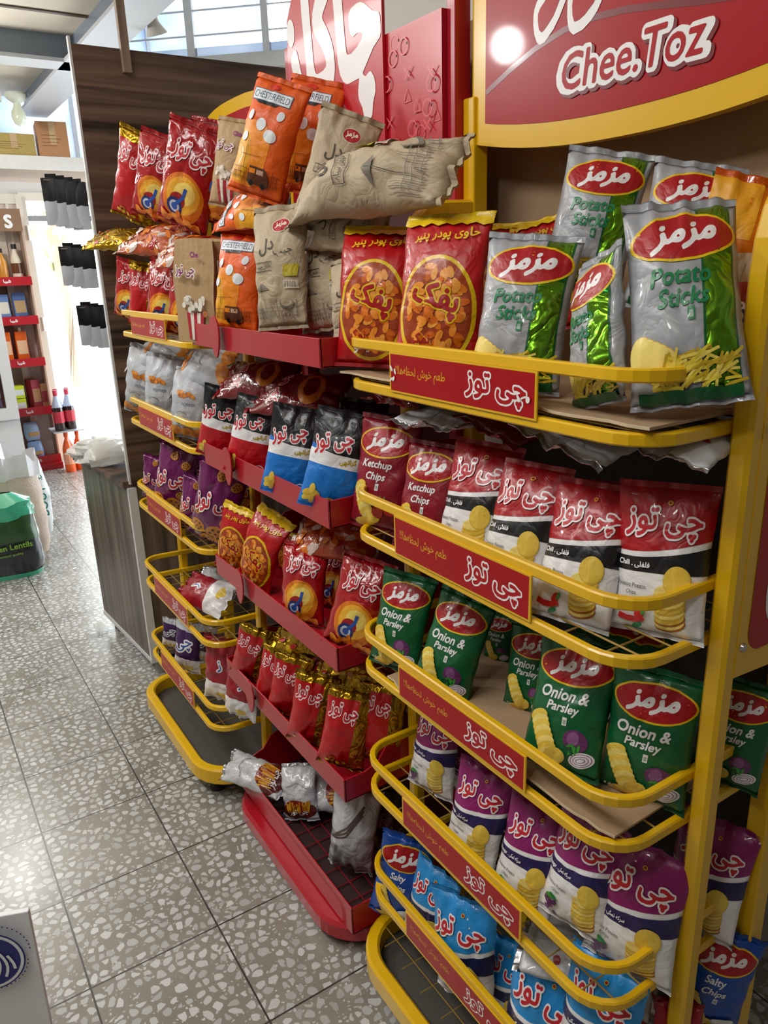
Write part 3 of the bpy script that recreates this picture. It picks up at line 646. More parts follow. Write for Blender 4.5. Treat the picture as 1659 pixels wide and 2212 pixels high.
MB().b2((0, 0, .1), (.64, .008, 1.3), M('dark_rack_back', '2b2420', .7)).obj('trim_4').location = (1.0, 0, 0)
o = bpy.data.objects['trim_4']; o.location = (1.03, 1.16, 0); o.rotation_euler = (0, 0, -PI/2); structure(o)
# ------------------------------------------------------------------ snack packets
NU, NV = 22, 32
def pshape(r, th, seed, crumple=1.0, flop=0.0, belly=0.15, twist=0.0):
    """front and back surface points of a filled pillow packet, height 1; returns arrays [NV+1][NU+1]"""
    rg = random.Random(seed); ph = [rg.uniform(0, 6.28) for _ in range(6)]; fq = [rg.choice((3, 4, 5)), rg.choice((5, 6, 7))]
    lines = [(rg.uniform(.1, .9), rg.uniform(.12, .9), rg.uniform(0, PI), rg.uniform(.03, .07), rg.uniform(.004, .014)) for _ in range(9)]
    off = Vector((rg.uniform(0, 50), rg.uniform(0, 50), rg.uniform(0, 50)))
    F = np.zeros((NV+1, NU+1, 3)); B = np.zeros((NV+1, NU+1, 3))
    for j in range(NV+1):
        v = j/NV; T = th/2*max(0.0, math.sin(PI*v))**.5*(1+belly*2*(.45-v)); Wd = r/2*(1-.085*math.sin(PI*v)**.8)
        dv = min(v, 1-v)
        wave_a = .016*crumple*math.exp(-dv/.10)
        for i in range(NU+1):
            s = 2*i/NU-1; env = 1-abs(s)**4
            lens = max(0.0, 1-abs(s)**2.6)**.75
            x = Wd*s; z = v
            com = wave_a*(math.sin(fq[0]*s*2.2+ph[0]+(0 if v < .5 else 1.7))+.6*math.sin(fq[1]*s*3.1+ph[1]))*(1-.4*abs(s))
            rad = .018*crumple*math.exp(-abs(dv-.09)/.09)*abs(math.sin(s*6.5+ph[2]))*env*(dv > .005)
            side = .012*crumple*math.sin(v*26+ph[3])*max(0, abs(s)-.55)/.45*math.sin(PI*v)
            nz = .020*crumple*noise.noise(Vector((x*5, z*5, 0))+off)*env*math.sin(PI*v)+.008*crumple*noise.noise(Vector((x*13, z*13, 3))+off)*env*math.sin(PI*v)
            cr = 0.0
            for (lx, lz, la, lw, ld) in lines:
                d = (i/NU-lx)*math.sin(la)-(v-lz)*math.cos(la); e = (i/NU-lx)*math.cos(la)+(v-lz)*math.sin(la)
                if abs(d) < lw and abs(e) < .28: cr += ld*(1-abs(d)/lw)*(1-abs(e)/.28)
            y = -T*lens
            fy = y+rad-nz+cr*crumple*env*1.3+com+side; by = -y*.9-rad*.8+nz*.8+com+side
            if by < fy+.002: by = fy+.002 if dv > 0 and abs(s) < 1 else fy
            if dv == 0 or abs(s) == 1: by = fy
            bend = flop*max(0.0, v-.62)**2*2.2; tw = twist*(v-.3)
            for A, yy in ((F, fy), (B, by)):
                yy2 = yy+bend*1.0; zz = z-abs(bend)*.5*max(0, v-.62)
                A[j, i] = (x*math.cos(tw)-yy2*math.sin(tw), x*math.sin(tw)+yy2*math.cos(tw), zz)
    return F, B
def seal_mesh(name, base, dirz, r, mat, h=.042, ridges=5, floppy=0.0, seed=0):
    """crimped end strip that continues the packet edge"""
    n = ridges*2; mb = MB(); vs = []; fs = []
    for k in range(n+1):
        t = k/n
        for i in range(NU+1):
            p = base[i]; zig = .0035*(1 if k % 2 else -1)
            y = p[1]+zig+floppy*t*t*.05+.01*t*math.sin(i*.5+seed)
            vs.append((p[0]*(1+.015*t), y, p[2]+dirz*h*t))
    w = NU+1
    for k in range(n):
        for i in range(NU): fs.append((k*w+i, k*w+i+1, (k+1)*w+i+1, (k+1)*w+i))
    k0 = len(vs); vs += [(x, y+.003, z) for x, y, z in vs]; fs += [tuple(k0+q for q in f[::-1]) for f in fs]
    mb.add(vs, fs, mat); me = mb.mesh(name, True); return me
def packet_mesh(name, art_cut, mats_art, r, th, seed, body, back, zones=None, **kw):
    F, B = pshape(r, th, seed, **kw); w = NU+1
    def nrm(A, flip):
        du = np.gradient(A, axis=1); dv = np.gradient(A, axis=0); n = np.cross(du, dv); n /= np.maximum(np.linalg.norm(n, axis=2, keepdims=True), 1e-9); return n*(-1 if flip else 1)
    nf = nrm(F, False); nf *= np.where(nf[..., 1:2] > 0, -1, 1)
    mats = []; 
    def mi(m):
        if m not in mats: mats.append(m)
        return mats.index(m)
    V = [tuple(p) for p in F.reshape(-1, 3)]; idx = np.arange((NV+1)*w).reshape(NV+1, w); bi = idx.copy()
    for j in range(1, NV):
        for i in range(1, NU): bi[j, i] = len(V); V.append(tuple(B[j, i]))
    faces = []; fm = []; NN = [(0, 0, 0)]*len(V)
    zf = zones or (lambda u, v, front: body if front else back)
    for j in range(NV):
        for i in range(NU):
            u, v = (i+.5)/NU, (j+.5)/NV
            faces.append((idx[j, i], idx[j, i+1], idx[j+1, i+1], idx[j+1, i])); fm.append(mi(zf(u, v, True)))
            faces.append((bi[j, i], bi[j+1, i], bi[j+1, i+1], bi[j, i+1])); fm.append(mi(zf(u, v, False)))
    faces = [tuple(dict.fromkeys(int(q) for q in f)) for f in faces]
    if art_cut is not None:
        AV, AF, AM = art_cut; k0 = len(V)
        g = np.clip((AV[:, 0]/r+.5)*NU, 0, NU-1e-6); h = np.clip(AV[:, 2]*NV, 0, NV-1e-6); i0 = g.astype(int); j0 = h.astype(int); a = (g-i0)[:, None]; b = (h-j0)[:, None]
        bl = lambda A: A[j0, i0]*(1-a)*(1-b)+A[j0, i0+1]*a*(1-b)+A[j0+1, i0]*(1-a)*b+A[j0+1, i0+1]*a*b
        nn = bl(nf); nn /= np.linalg.norm(nn, axis=1, keepdims=True); lay = AV[:, 1:2]; pp = bl(F)+nn*(.0022+np.minimum(.0009*lay, .017*lay/max(1.0, lay.max())))
        V += [tuple(p) for p in pp]; NN += [tuple(p) for p in nn]
        for f, m in zip(AF, AM):
            q = [k0+t for t in f]; A0, A1, A2 = AV[f[0]], AV[f[1]], AV[f[2]]
            if (A1[0]-A0[0])*(A2[2]-A0[2])-(A1[2]-A0[2])*(A2[0]-A0[0]) < 0: q = q[::-1]
            faces.append(tuple(q)); fm.append(mi(mats_art[m]))
    me = bpy.data.meshes.new(name); me.from_pydata(V, [], faces)
    for m in mats: me.materials.append(m)
    me.polygons.foreach_set('material_index', fm); me.shade_smooth(); me.update()
    if art_cut is not None:
        me.normals_split_custom_set_from_vertices(NN)
    return me, F
DES = {}      # name -> dict(r, th, art(function), body, back, top, bottom, ...)
def design(key, **kw):
    def deco(fn): DES[key] = dict(fn=fn, **kw); return fn
    return deco
CUT = {}; PK = {}
def packet_proto(kind, var):
    k = (kind, var)
    if k in PK: return PK[k]
    d = DES[kind]; r = d['r']
    if kind not in CUT:
        a = Art(); d['fn'](a, r)
        # keep print inside the packet outline
        a.v = [(max(-r/2*.998, min(r/2*.998, x)), max(0.002, min(.998, z))) for x, z in a.v]
        CUT[kind] = ((a.cut([r*(i/NU-.5) for i in range(1, NU)], [j/NV for j in range(1, NV)]), a.mats) if a.v else (None, []))
    cut, am = CUT[kind]
    kw = dict(crumple=d.get('crumple', 1.0), flop=d.get('flop', 0)*(1 if var % 2 == 0 else .3), twist=(.18, -.12, .05, .25)[var % 4]*d.get('tw', 1))
    me, F = packet_mesh(kind, cut, am, r, d['th'], hash_(kind)+var*17, d['body'], d.get('back', d['body']), d.get('zones'), **kw)
    top = seal_mesh(kind+'_top', F[-1], 1, r, d.get('top', d['body']), h=d.get('sealh', .045), floppy=d.get('flop', 0), seed=var)
    bot = seal_mesh(kind+'_bottom', F[0], -1, r, d.get('bottom', d['body']), h=.03, seed=var+3)
    PK[k] = (me, top, bot); return PK[k]
def hash_(s): return sum((i+3)*ord(c) for i, c in enumerate(s)) % 9973
PNAME = {}
def packet(kind, var, B, T, n, label, group=None, scale_w=1.0):
    me, top, bot = packet_proto(kind, var); d = DES[kind]
    B, T, n = Vector(B), Vector(T), Vector(n); up = T-B; h = up.length/(1+.03+.045) ; up.normalize()
    n = (n-up*n.dot(up)).normalized(); right = up.cross(n)
    o = bpy.data.objects.new(d.get('name', 'crisp_bag'), me); COL.objects.link(o)
    p = B+up*(.03*h); R = Matrix((right*h*scale_w, -n*h, up*h)).transposed().to_4x4(); R.translation = p
    o.matrix_world = R
    for nm, m in (('top_seal', top), ('bottom_seal', bot)):
        c = bpy.data.objects.new(nm, m); COL.objects.link(c); c.parent = o
    tag(o, label, d.get('cat', 'snack bag'), group); return o

# ---- inks
W_, RED, YEL, BLK = film('f0f0f2'), film('ac0c1a'), film('eac512'), film('16161b')
c1, c2, c3, c4 = film('e9c94e'), film('d9b23a'), film('f2dd7c'), film('a8611f')
grn, dgrn, lgrn = film('0c7a3e'), film('0b5a2c'), film('3f9a3a')
def chip_stack(a, x0, z0, x1, z1, w, n=7, big=True):
    a.step = .5
    for k in range(n):
        t = k/(n-1); x, z = x0+(x1-x0)*t, z0+(z1-z0)*t
        a.ell((c4, c2, c1)[min(2, k//2)] if k < 3 else c2, x, z, w*1.04, w*.50, .25, 20); a.ell(c1 if k % 2 else c3, x-.004, z+.010, w, w*.46, .25, 20)
    if big:
        a.ell(c2, x1+w*.35, z1+w*.75, w*.86, w*.98, .1, 22); a.ell(c1, x1+w*.33, z1+w*.80, w*.82, w*.93, .1, 22)
    a.step = 1.0
def cheetoz(a, r, top, band, words_, deco):
    zc = lambda x: .56+.10*(x/r+.5)**2*1.2
    xs = [-r/2+r*k/14 for k in range(15)]
    a.poly(top, [(x, zc(x)) for x in xs]+[(r/2, .998), (-r/2, .998)])
    a.poly(band, [(x, .425+.02*(x/r+.5)) for x in xs]+[(x, zc(x)-.035-.012*(x/r+.5)) for x in reversed(xs)])
    chip_stack(a, .12, .09, .115, .32, .105)
    a.text(W_, words_, -.165, .478, .046, .0, .04, 1, wmax=.27)
    ink = film('3a3a44'); a.text(ink, 'Cheetoz Potato', -.175, .335, .030, .0, .01, 1, wmax=.24); a.text(ink, 'Chips', -.16, .280, .034, 0, .01, 1, wmax=.11)
    a.logo(.0, .765, .205, .02, wmax=.50)
    a.ell(YEL, .03, .905, .018, .016); a.ell(RED, .03, .905, .012, .010)
    if deco == 'pepper':
        p = film('c81e1e')
        a.line(p, [(-.25, .10), (-.19, .085), (-.12, .09), (-.06, .12)], .045); a.ell(p, -.09, .15, .045, .022, .8); a.ell(lgrn, -.06, .165, .03, .012, 1.2); a.ell(grn, -.11, .05, .045, .018, .4)
    elif deco == 'grape':
        g = [film('5a2a60'), film('7a4580'), film('43204a')]
        a.step = .2
        for k in range(16): q = random.Random(k); a.ell(g[k % 3], -.20+q.uniform(-.06, .06), .12+q.uniform(-.06, .06), .022, .02, 0, 10)
        a.ell(lgrn, -.2, .21, .05, .022, .3); a.ell(grn, -.17, .225, .04, .018, -.4)
    else:
        a.ell(film('d8dbe0'), -.17, .10, .09, .03); a.ell(W_, -.17, .11, .08, .025)
@design('chili', r=.66, th=.30, body=W_, back=W_, top=RED, bottom=W_, crumple=.8)
def _(a, r): cheetoz(a, r, RED, film('17171a'), 'Chili . |فلفلی', 'pepper')
MAG = film('8c1466')
@design('vinegar', r=.66, th=.30, body=W_, back=W_, top=MAG, bottom=W_, crumple=.9)
def _(a, r): cheetoz(a, r, MAG, film('231a55'), 'Vinegar . |سرکه| |نمکی', 'grape')
SKY = film('1f8fd8')
@design('salt', r=.66, th=.32, body=W_, back=W_, top=SKY, bottom=W_, crumple=1.0)
def _(a, r): cheetoz(a, r, SKY, film('1c2350'), 'نمکی', 'salt')
def maz(a, r, l1, l2, ink, zov=.80):
    a.ell(YEL, 0, zov, r*.47, .145, .06, 30); a.ell(RED, 0, zov, r*.445, .13, .06, 30)
    a.text(W_, 'مزمز', 0, zov, .15, .08, .055, 2, shear=.35, wmax=r*.62)
    a.text(ink, l1, -.03, .585, .088, .03, .035, 1, shear=.2, wmax=r*.62); a.text(ink, l2, -.02, .475, .088, .03, .035, 1, shear=.2, wmax=r*.55)
    a.rect(ink, .0, .355, .038, .42); a.rect(film('9fb5a8'), .008, .365, .030, .40)
def veg_chips(a, x=-.18):
    a.step = .5
    for k in range(9):
        t = k/8; a.ell(c2, x+.16*t-.03, .37-.30*t, .085, .05, .5, 18); a.ell(c3 if k % 2 else c1, x+.16*t-.032, .377-.30*t, .08, .045, .5, 18)
    a.ell(c2, x+.16, .11, .085, .065, .3, 20); a.ell(c1, x+.16, .115, .078, .058, .3, 20); a.ell(c2, x+.05, .045, .10, .04, .2, 18); a.step = 1.0
GRB = film('0a5f34')
@design('onion', r=.66, th=.28, body=GRB, back=GRB, crumple=.9)
def _(a, r):
    maz(a, r, 'Onion &', 'Parsley', W_); pu, lp = film('6a3368'), film('8e5a8e')
    a.ell(pu, .13, .26, .10, .085, -.2); a.ell(lp, .11, .275, .05, .055, -.2, 16); a.ell(W_, .19, .125, .105, .06, .35); 
    for k in range(3): a.ell(lp, .19, .125, .09-.025*k, .05-.016*k, .35, 18); a.ell(W_, .19, .125, .083-.025*k, .045-.016*k, .35, 18)
    for k in range(9): q = random.Random(k+4); a.ell((lgrn, dgrn)[k % 2], .13+q.uniform(-.06, .06), .19+q.uniform(-.025, .03), .035, .012, q.uniform(0, 3), 8)
    veg_chips(a); a.text(W_, 'پیاز| |و', -.22, .055, .035, -.2, .03, 1); a.text(W_, 'CHIPS', -.2, .012, .022, -.1, .03, 1)
KET = film('8e1428')
@design('ketchup', r=.62, th=.28, body=KET, back=KET, top=film('7a1022'), crumple=.9)
def _(a, r):
    maz(a, r, 'Ketchup', 'Chips', W_); veg_chips(a, -.16)
    t = [film('c9281e'), film('df4a36')]
    for k, (x, z) in enumerate(((.10, .24), (.18, .20), (.06, .16))): a.ell(t[0], x, z, .06, .055); a.ell(t[1], x-.015, z+.015, .03, .028, 0, 12)
    for k in range(6): a.ell(lgrn, .10+.03*math.cos(k), .285+.012*math.sin(k), .03, .008, k*1.05, 8)
SBL = film('0f49a8')
@design('salty', r=.62, th=.28, body=SBL, back=SBL, crumple=.9)
def _(a, r):
    maz(a, r, 'Salty', 'Chips', W_); veg_chips(a, -.17); a.ell(film('c8ccd2'), .14, .17, .10, .055, .1); a.ell(W_, .14, .185, .09, .035, .1)
GRY, FGR = film('a4a7ad'), film('6aa51e', 'foil')
@design('sticks', r=.64, th=.30, body=GRY, back=GRY, crumple=1.0, flop=.1)
def _(a, r):
    a.rect(dgrn, .085, .02, .275, .998); a.rect(FGR, .10, .02, .262, .998); a.rect(film('1f7a2c', 'foil'), .10, .7, .262, .86)
    maz(a, r, 'Potato', 'Sticks', film('13804e'), .80)
    for k in range(5): a.ell(c2, -.25+.035*k, .22-.02*k, .07, .10, .2, 18); a.ell(c3, -.253+.035*k, .223-.02*k, .066, .095, .2, 18)
    q = random.Random(2); st = [film('e8cf3c'), film('f2de62'), film('c9a824')]
    a.step = .1
    for k in range(70):
        x, z, t = q.uniform(-.16, .24), q.uniform(.06, .20), q.gauss(.5, .55); l = q.uniform(.04, .085)
        z -= .3*max(0, abs(x-.05)-.12)
        a.line(st[k % 3], [(x-l*math.cos(t), z-l*math.sin(t)*.8), (x+l*math.cos(t), z+l*math.sin(t)*.8)], .014)
    a.step = 1.0
    a.rect(dgrn, -.27, .004, .27, .05)
PRD, PYE = film('ba0a14'), film('f0b01a')
@design('puff', r=.62, th=.24, body=PRD, back=PRD, top=YEL, bottom=PRD, crumple=.9, flop=.5, cat='puff snack bag', name='puff_bag')
def _(a, r):
    a.ell(YEL, .0, .38, .285, .36, .0, 36); a.ell(film('a5401a'), .0, .38, .258, .335, .0, 36)
    q = random.Random(6); og = [film('e87a14'), film('f2952c'), film('d4660f'), film('f5a640')]
    a.step = .08
    for k in range(95):
        rr_, t = math.sqrt(q.random()), q.uniform(0, 2*PI); x, z = .215*rr_*math.cos(t), .38+.30*rr_*math.sin(t); a.ell(og[k % 4], x, z, .042, .024, q.uniform(0, 3), 9)
    a.step = 1.0
    a.text(YEL, 'پفک', .0, .45, .20, -.25, .10, 2, wmax=.36); a.text(RED, 'پفک', .0, .45, .20, -.25, .045, 2, wmax=.34)
    a.text(RED, 'نمکی', -.11, .20, .08, -.05, .03, 1, wmax=.16); a.text(W_, 'مینو', -.03, .12, .085, .04, .02, 1, wmax=.26)
    a.text(YEL, 'حاوی| |پودر| |پنیر', .02, .87, .085, .05, .03, 1, wmax=.46)
    a.poly(YEL, [(-r/2, .955)]+[(-r/2+r*k/12, .955-.018*(k % 2)) for k in range(1, 12)]+[(r/2, .955), (r/2, .998), (-r/2, .998)])
def crunch(a, r, low):
    a.rect(low, -r/2, .002, r/2, .455); a.rect(W_, -r/2, .45, r/2, .60); a.poly(BLK, [(-r/2, .66), (-.12, .60), (0, .585), (r/2, .585), (r/2, .998), (-r/2, .998)])
    a.logo(-.06, .69, .21, .26, wmax=.45); a.text(film('8a7a10'), 'کرانچی', .15, .525, .07, .12, .055, 1, wmax=.25); a.text(YEL, 'کرانچی', .15, .525, .07, .12, .01, 1, wmax=.23)
    for k in range(5): a.ell(c2 if k % 2 else c1, -.24+.05*(k % 3), .08+.05*(k//2), .06, .035, .6+k, 10)
    a.ell(PYE, .02, .07, .075, .055); a.ell(low, .02, .07, .052, .036); a.ell(W_, .185, .10, .07, .06); a.ell(low, .185, .10, .058, .048); a.text(YEL, 'ز', .185, .10, .05, 0, .05, 1)
@design('crunch_red', r=.66, th=.26, body=film('b3121c'), back=film('c8c8cc'), top=BLK, crumple=.9)
def _(a, r): crunch(a, r, film('bf1420'))
@design('crunch_blue', r=.66, th=.26, body=film('1672cc'), back=film('c8c8cc'), top=BLK, crumple=.9)
def _(a, r): crunch(a, r, film('1678d2'))
GOLD = film('b8901c', 'foil'); DGOLD = film('8a6a14', 'foil')
@design('gold', r=.60, th=.34, body=PRD, back=GOLD, top=GOLD, bottom=GOLD, crumple=1.2, cat='puff snack bag', name='puff_bag', zones=lambda u, v, f: (PRD if f and u < .66 and v < .9 else GOLD))
def _(a, r):
    a.logo(-.07, .75, .20, -.05, wmax=.36); og = film('c07a1a')
    for k, (x, z) in enumerate(((.17, .62), (.2, .45), (.16, .25), (-.1, .12), (.22, .15))):
        a.line(og, [(x+.035*math.cos(t*.6), z+.03*math.sin(t*.6)) for t in range(9)], .022)
    for k in range(4): a.ell(film('e0c42a'), -.16+.07*k, .09, .03, .02, k, 10)
def swirl(a, r, base, blue=True):
    a.ell(film('e07a18'), .02, .30, .25, .27, .3); a.ell(film('f0b030'), .03, .33, .20, .20, .3); a.ell(film('f7dc70'), .05, .36, .13, .12, .3); a.ell(base, -.02, .27, .10, .09, .3)
    if blue:
        a.ell(film('1d2f6e'), -.05, .20, .10, .10); a.ell(film('c9d4ea'), -.05, .20, .065, .065); a.ell(film('2a58b4'), -.05, .20, .04, .04); a.line(film('2a58b4'), [(-.04, .22), (.05, .32), (.07, .42)], .04)
    og = [film('e87a14'), film('f29a34')]; q = random.Random(9)
    a.step = .2
    for k in range(22): a.ell(og[k % 2], q.uniform(-.26, .26), q.uniform(.03, .13), .05, .028, q.uniform(0, 3), 10)
    a.step = 1.0
    a.logo(.02, .74, .21, -.06, wmax=.44)
@design('bigred', r=.66, th=.32, body=film('a80e18', 'gloss'), back=film('a80e18', 'gloss'), crumple=1.1, flop=.3, cat='puff snack bag', name='puff_bag')
def _(a, r): swirl(a, r, film('a80e18', 'gloss'))
ORG = film('ea5f0c', 'matte')
@design('orange', r=.58, th=.30, body=ORG, back=film('e0520a', 'matte'), crumple=1.0, flop=.15)
def _(a, r):
    oy = film('ef8c10', 'matte'); yl = film('eda814', 'matte')
    a.poly(oy, [(-.285, .06), (-.05, .05), (.06, .10), (.10, .45), (.0, .62), (-.285, .62)]); a.poly(yl, [(-.285, .08), (-.14, .08), (-.08, .3), (-.15, .52), (-.285, .55)])
    lb, nv, bw = film('e6eef4', 'matte'), film('3b5a78', 'matte'), film('5a2c10', 'matte')
    a.poly(BLK, [(-.20, .80), (.06, .80), (.03, .775), (-.16, .775)]); a.poly(nv, [(-.25, .80), (.17, .80), (.17, .91), (-.25, .91)]); a.poly(lb, [(-.243, .807), (.163, .807), (.163, .903), (-.243, .903)])
    a.text(nv, 'CHESTERFIELD', -.04, .855, .062, 0, .0, 0, wmax=.38); a.ell(film('d42a1a', 'matte'), -.05, .945, .06, .025)
    for x, z, rx, rz in ((.12, .71, .035, .045), (-.05, .60, .05, .055), (.07, .52, .065, .055), (-.2, .47, .035, .045), (-.18, .66, .03, .045)): a.ell(lb, x, z, rx, rz, -.2)
    a.step = .15
    for k in range(26):
        q = random.Random(k+1); x = -.26+.5*k/26; h = q.uniform(.04, .14); a.line(bw, [(x, .10), (x+q.uniform(-.01, .01), .10+h)], .004)
    for z in (.12, .16, .20): a.line(bw, [(-.27, z), (-.1, z+.006), (.1, z-.006), (.24, z)], .003)
    a.line(bw, [(-.13, .2), (-.13, .46)], .005); a.line(bw, [(-.18, .32), (.02, .33)], .004)
    a.poly(bw, [(-.08, .10), (.14, .09), (.14, .17), (.10, .24), (-.06, .24)]); a.rect(oy, -.06, .18, .0, .22); a.rect(film('c8a088', 'matte'), .015, .18, .09, .22); a.ell(BLK, -.03, .1, .025, .025); a.ell(BLK, .09, .095, .025, .025)
PAP = film('b9a88c', 'paper')
@design('beige', r=.58, th=.28, body=PAP, back=PAP, crumple=1.5, flop=.2)
def _(a, r):
    rd, gy, dk = film('b01a24', 'paper'), film('7a7064', 'paper'), film('4a443c', 'paper')
    a.ell(film('d8cfbe', 'paper'), .05, .84, .088, .066); a.ell(rd, .05, .84, .08, .058); a.text(film('efe6d8', 'paper'), 'مزمز', .05, .845, .05, .1, .05, 1, wmax=.11)
    a.text(dk, 'دل', -.06, .66, .14, .15, .02, 1, wmax=.3); a.text(dk, 'جیب', .12, .60, .05, .1, .01, 1)
    a.line(dk, [(-.2, .46), (.02, .46), (.02, .53), (-.2, .53), (-.2, .46)], .006); a.text(dk, 'فلفل| |سیاه', -.09, .495, .045, 0, .015, 1, wmax=.19)
    q = random.Random(5)
    a.poly(gy, [(-.22, .30), (-.12, .36), (-.02, .30)]); a.line(dk, [(-.12, .34), (-.12, .12)], .005)
    a.step = .15
    for k in range(16): x = -.25+.5*k/16; a.line(gy, [(x, .07), (x+q.uniform(-.01, .01), .10+q.uniform(0, .13))], .006)
    for z in (.08, .12, .15): a.line(gy, [(-.24, z), (0, z+.008), (.24, z)], .004)
    a.ell(gy, .14, .18, .07, .04); a.ell(PAP, .14, .19, .055, .03); a.rect(film('b8a820', 'paper'), .13, .40, .25, .50); a.rect(film('cfc4ae', 'paper'), .13, .30, .25, .37)
    for k in range(7): a.rect(dk, .14+.014*k, .31, .145+.014*k, .36)
WPK = film('b9bec6', 'matte')
@design('white_puff', r=.66, th=.36, body=WPK, back=WPK, crumple=1.6, flop=.5, name='puff_bag', cat='puff snack bag')
def _(a, r):
    o1, o2, nk = film('d98a2c', 'matte'), film('b86a1c', 'matte'), film('5a6478', 'matte')
    for k in range(9): q = random.Random(k); a.ell((o1, o2)[k % 2], -.14+.045*k*.7, .66+q.uniform(-.03, .03), .04, .03, q.uniform(0, 3), 10)
    for x in (-.2, .02, .2): a.ell(o1, x, .10, .12, .07, .2); a.ell(o2, x+.02, .07, .08, .04, .2)
    a.line(nk, [(-.05+.09*math.cos(PI+t*.4), .36+.05*math.sin(t*.4)) for t in range(8)], .008); a.text(nk, 'POPPER', .05, .52, .045, 0, .0, 0, wmax=.22)
PUR = film('7a1a66', 'foil')
@design('wheel', r=.62, th=.36, body=film('70165c', 'gloss'), back=PUR, top=PUR, crumple=1.4, cat='puff snack bag', name='puff_bag')
def _(a, r):
    o, d = film('d08a30'), film('5a2f14')
    for x, z, s in ((-.16, .20, .1), (.10, .18, .13), (.2, .36, .07), (-.02, .05, .09), (-.2, .42, .06), (.0, .9, .06), (.2, .82, .06)):
        a.step = .4
        a.ell(o, x, z, s, s*.92)
        for k in range(6): a.ell(d, x+s*.55*math.cos(k*1.05), z+s*.5*math.sin(k*1.05), s*.16, s*.15, 0, 8)
        a.ell(d, x, z, s*.13, s*.12, 0, 8)
    a.step = 1.0
    a.logo(.0, .56, .24, .15, wmax=.48)
@design('violet', r=.60, th=.30, body=film('3c1656'), back=film('c6c6d0'), top=film('c6c6d0', 'foil'), bottom=W_, crumple=1.3)
def _(a, r):
    a.rect(W_, -r/2, .002, r/2, .26); a.ell(W_, 0, .26, .31, .06); a.rect(film('cdd0d8'), -r/2, .86, r/2, .998)
    a.text(W_, 'چی', .0, .56, .2, .3, .11, 2); a.text(film('2a4aa0'), 'چی', .0, .56, .2, .3, .02, 1); a.ell(c1, .1, .12, .1, .06); a.ell(c2, -.1, .1, .1, .05)
@design('redwhite', r=.60, th=.30, body=film('9c1626'), back=film('c6c6d0'), top=film('8e1622'), bottom=W_, crumple=1.9)
def _(a, r):
    a.rect(W_, -r/2, .002, r/2, .30); a.ell(W_, 0, .30, .31, .05); a.text(W_, 'ز', .02, .62, .16, .2, .13, 2); a.text(film('2a4aa0'), 'ز', .02, .62, .16, .2, .03, 1); a.ell(c1, .06, .12, .1, .06)
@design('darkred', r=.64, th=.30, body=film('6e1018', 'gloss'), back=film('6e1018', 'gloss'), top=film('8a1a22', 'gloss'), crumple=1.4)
def _(a, r):
    a.logo(.0, .72, .18, .0, wmax=.42); a.ell(film('c8761c'), .0, .3, .2, .14); a.ell(film('6e1018', 'gloss'), .02, .3, .13, .08)
@design('silverback', r=.66, th=.24, body=film('c3c4c8'), back=film('c3c4c8'), top=film('cfd0d4', 'foil'), bottom=film('cfd0d4', 'foil'), crumple=1.3)
def _(a, r):
    g = film('8e1a2c'); a.rect(film('aeb0b6'), -.05, .0, .05, .998); a.ell(g, -.18, .72, .04, .03, .2); a.ell(g, .2, .15, .05, .03, .2)
    for k in range(11): a.line(film('777a84'), [(.10, .30+.03*k), (.27, .30+.03*k)], .006)
@design('clear', r=.62, th=.30, body=film('b04a22', 'gloss'), back=film('b04a22', 'gloss'), top=film('d8cbc2', 'gloss'), bottom=film('d8cbc2', 'gloss'), crumple=1.5, cat='puff snack bag', name='puff_bag')
def _(a, r):
    og = [film('e07a1c', 'gloss'), film('d8c6ba', 'gloss'), film('c06a24', 'gloss'), film('a8131f', 'gloss')]; q = random.Random(12)
    a.step = .3
    for k in range(46): a.ell(og[k % 4 if k % 5 else 0], q.uniform(-.27, .27), q.uniform(.04, .96), q.uniform(.04, .1), q.uniform(.02, .05), q.uniform(0, 3), 10)
@design('goldlie', r=.6, th=.3, body=GOLD, back=GOLD, top=GOLD, bottom=GOLD, crumple=1.6, cat='puff snack bag', name='puff_bag')
def _(a, r):
    og = [film('c8761c'), film('b5281c'), film('d8b020')]; q = random.Random(3)
    for k in range(14): a.ell(og[k % 3], q.uniform(-.25, .25), q.uniform(.08, .92), .05, .03, q.uniform(0, 3), 10)
@design('fries', r=.62, th=.30, body=film('c9cbd0', 'gloss'), back=film('c9cbd0', 'gloss'), top=film('d4d5da', 'foil'), crumple=2.3, flop=.6, name='fries_bag')
def _(a, r):
    br, y1, y2 = film('5a1c14'), film('e0a82a'), film('c8801c'); a.ell(br, 0, .18, .30, .17); a.ell(film('7e2018'), -.02, .26, .22, .13)
    q = random.Random(4)
    a.step = .2
    for k in range(24): x = q.uniform(-.2, .2); a.line((y1, y2)[k % 2], [(x, .14), (x*1.25, .26+q.uniform(.02, .12))], .026)
    a.step = 1.0
    a.logo(0, .14, .11, .1, inner=W_, outer=br, wmax=.4); a.line(film('8e8f98'), [(-.2, .62), (0, .7), (.2, .6)], .012)
@design('stripe', r=.56, th=.34, body=film('c4c6cc', 'gloss'), back=film('c4c6cc', 'gloss'), crumple=1.8, flop=.4, name='fries_bag')
def _(a, r):
    b = film('5a4a44'); 
    for k in range(3): a.line(b, [(-.25+.03*k, .45+.05*k), (-.05, .58+.05*k), (.1, .82+.04*k)], .022)
    for k in range(9): a.line(film('9a9ca4'), [(-.2, .1+.03*k), (.1, .08+.03*k)], .006)
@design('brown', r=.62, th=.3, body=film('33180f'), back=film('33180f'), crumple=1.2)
def _(a, r): a.logo(.05, .5, .22, -.4, inner=film('6a2418'), outer=film('8a7468'), wmax=.44); a.ell(film('7a4a1c'), -.1, .2, .14, .1)
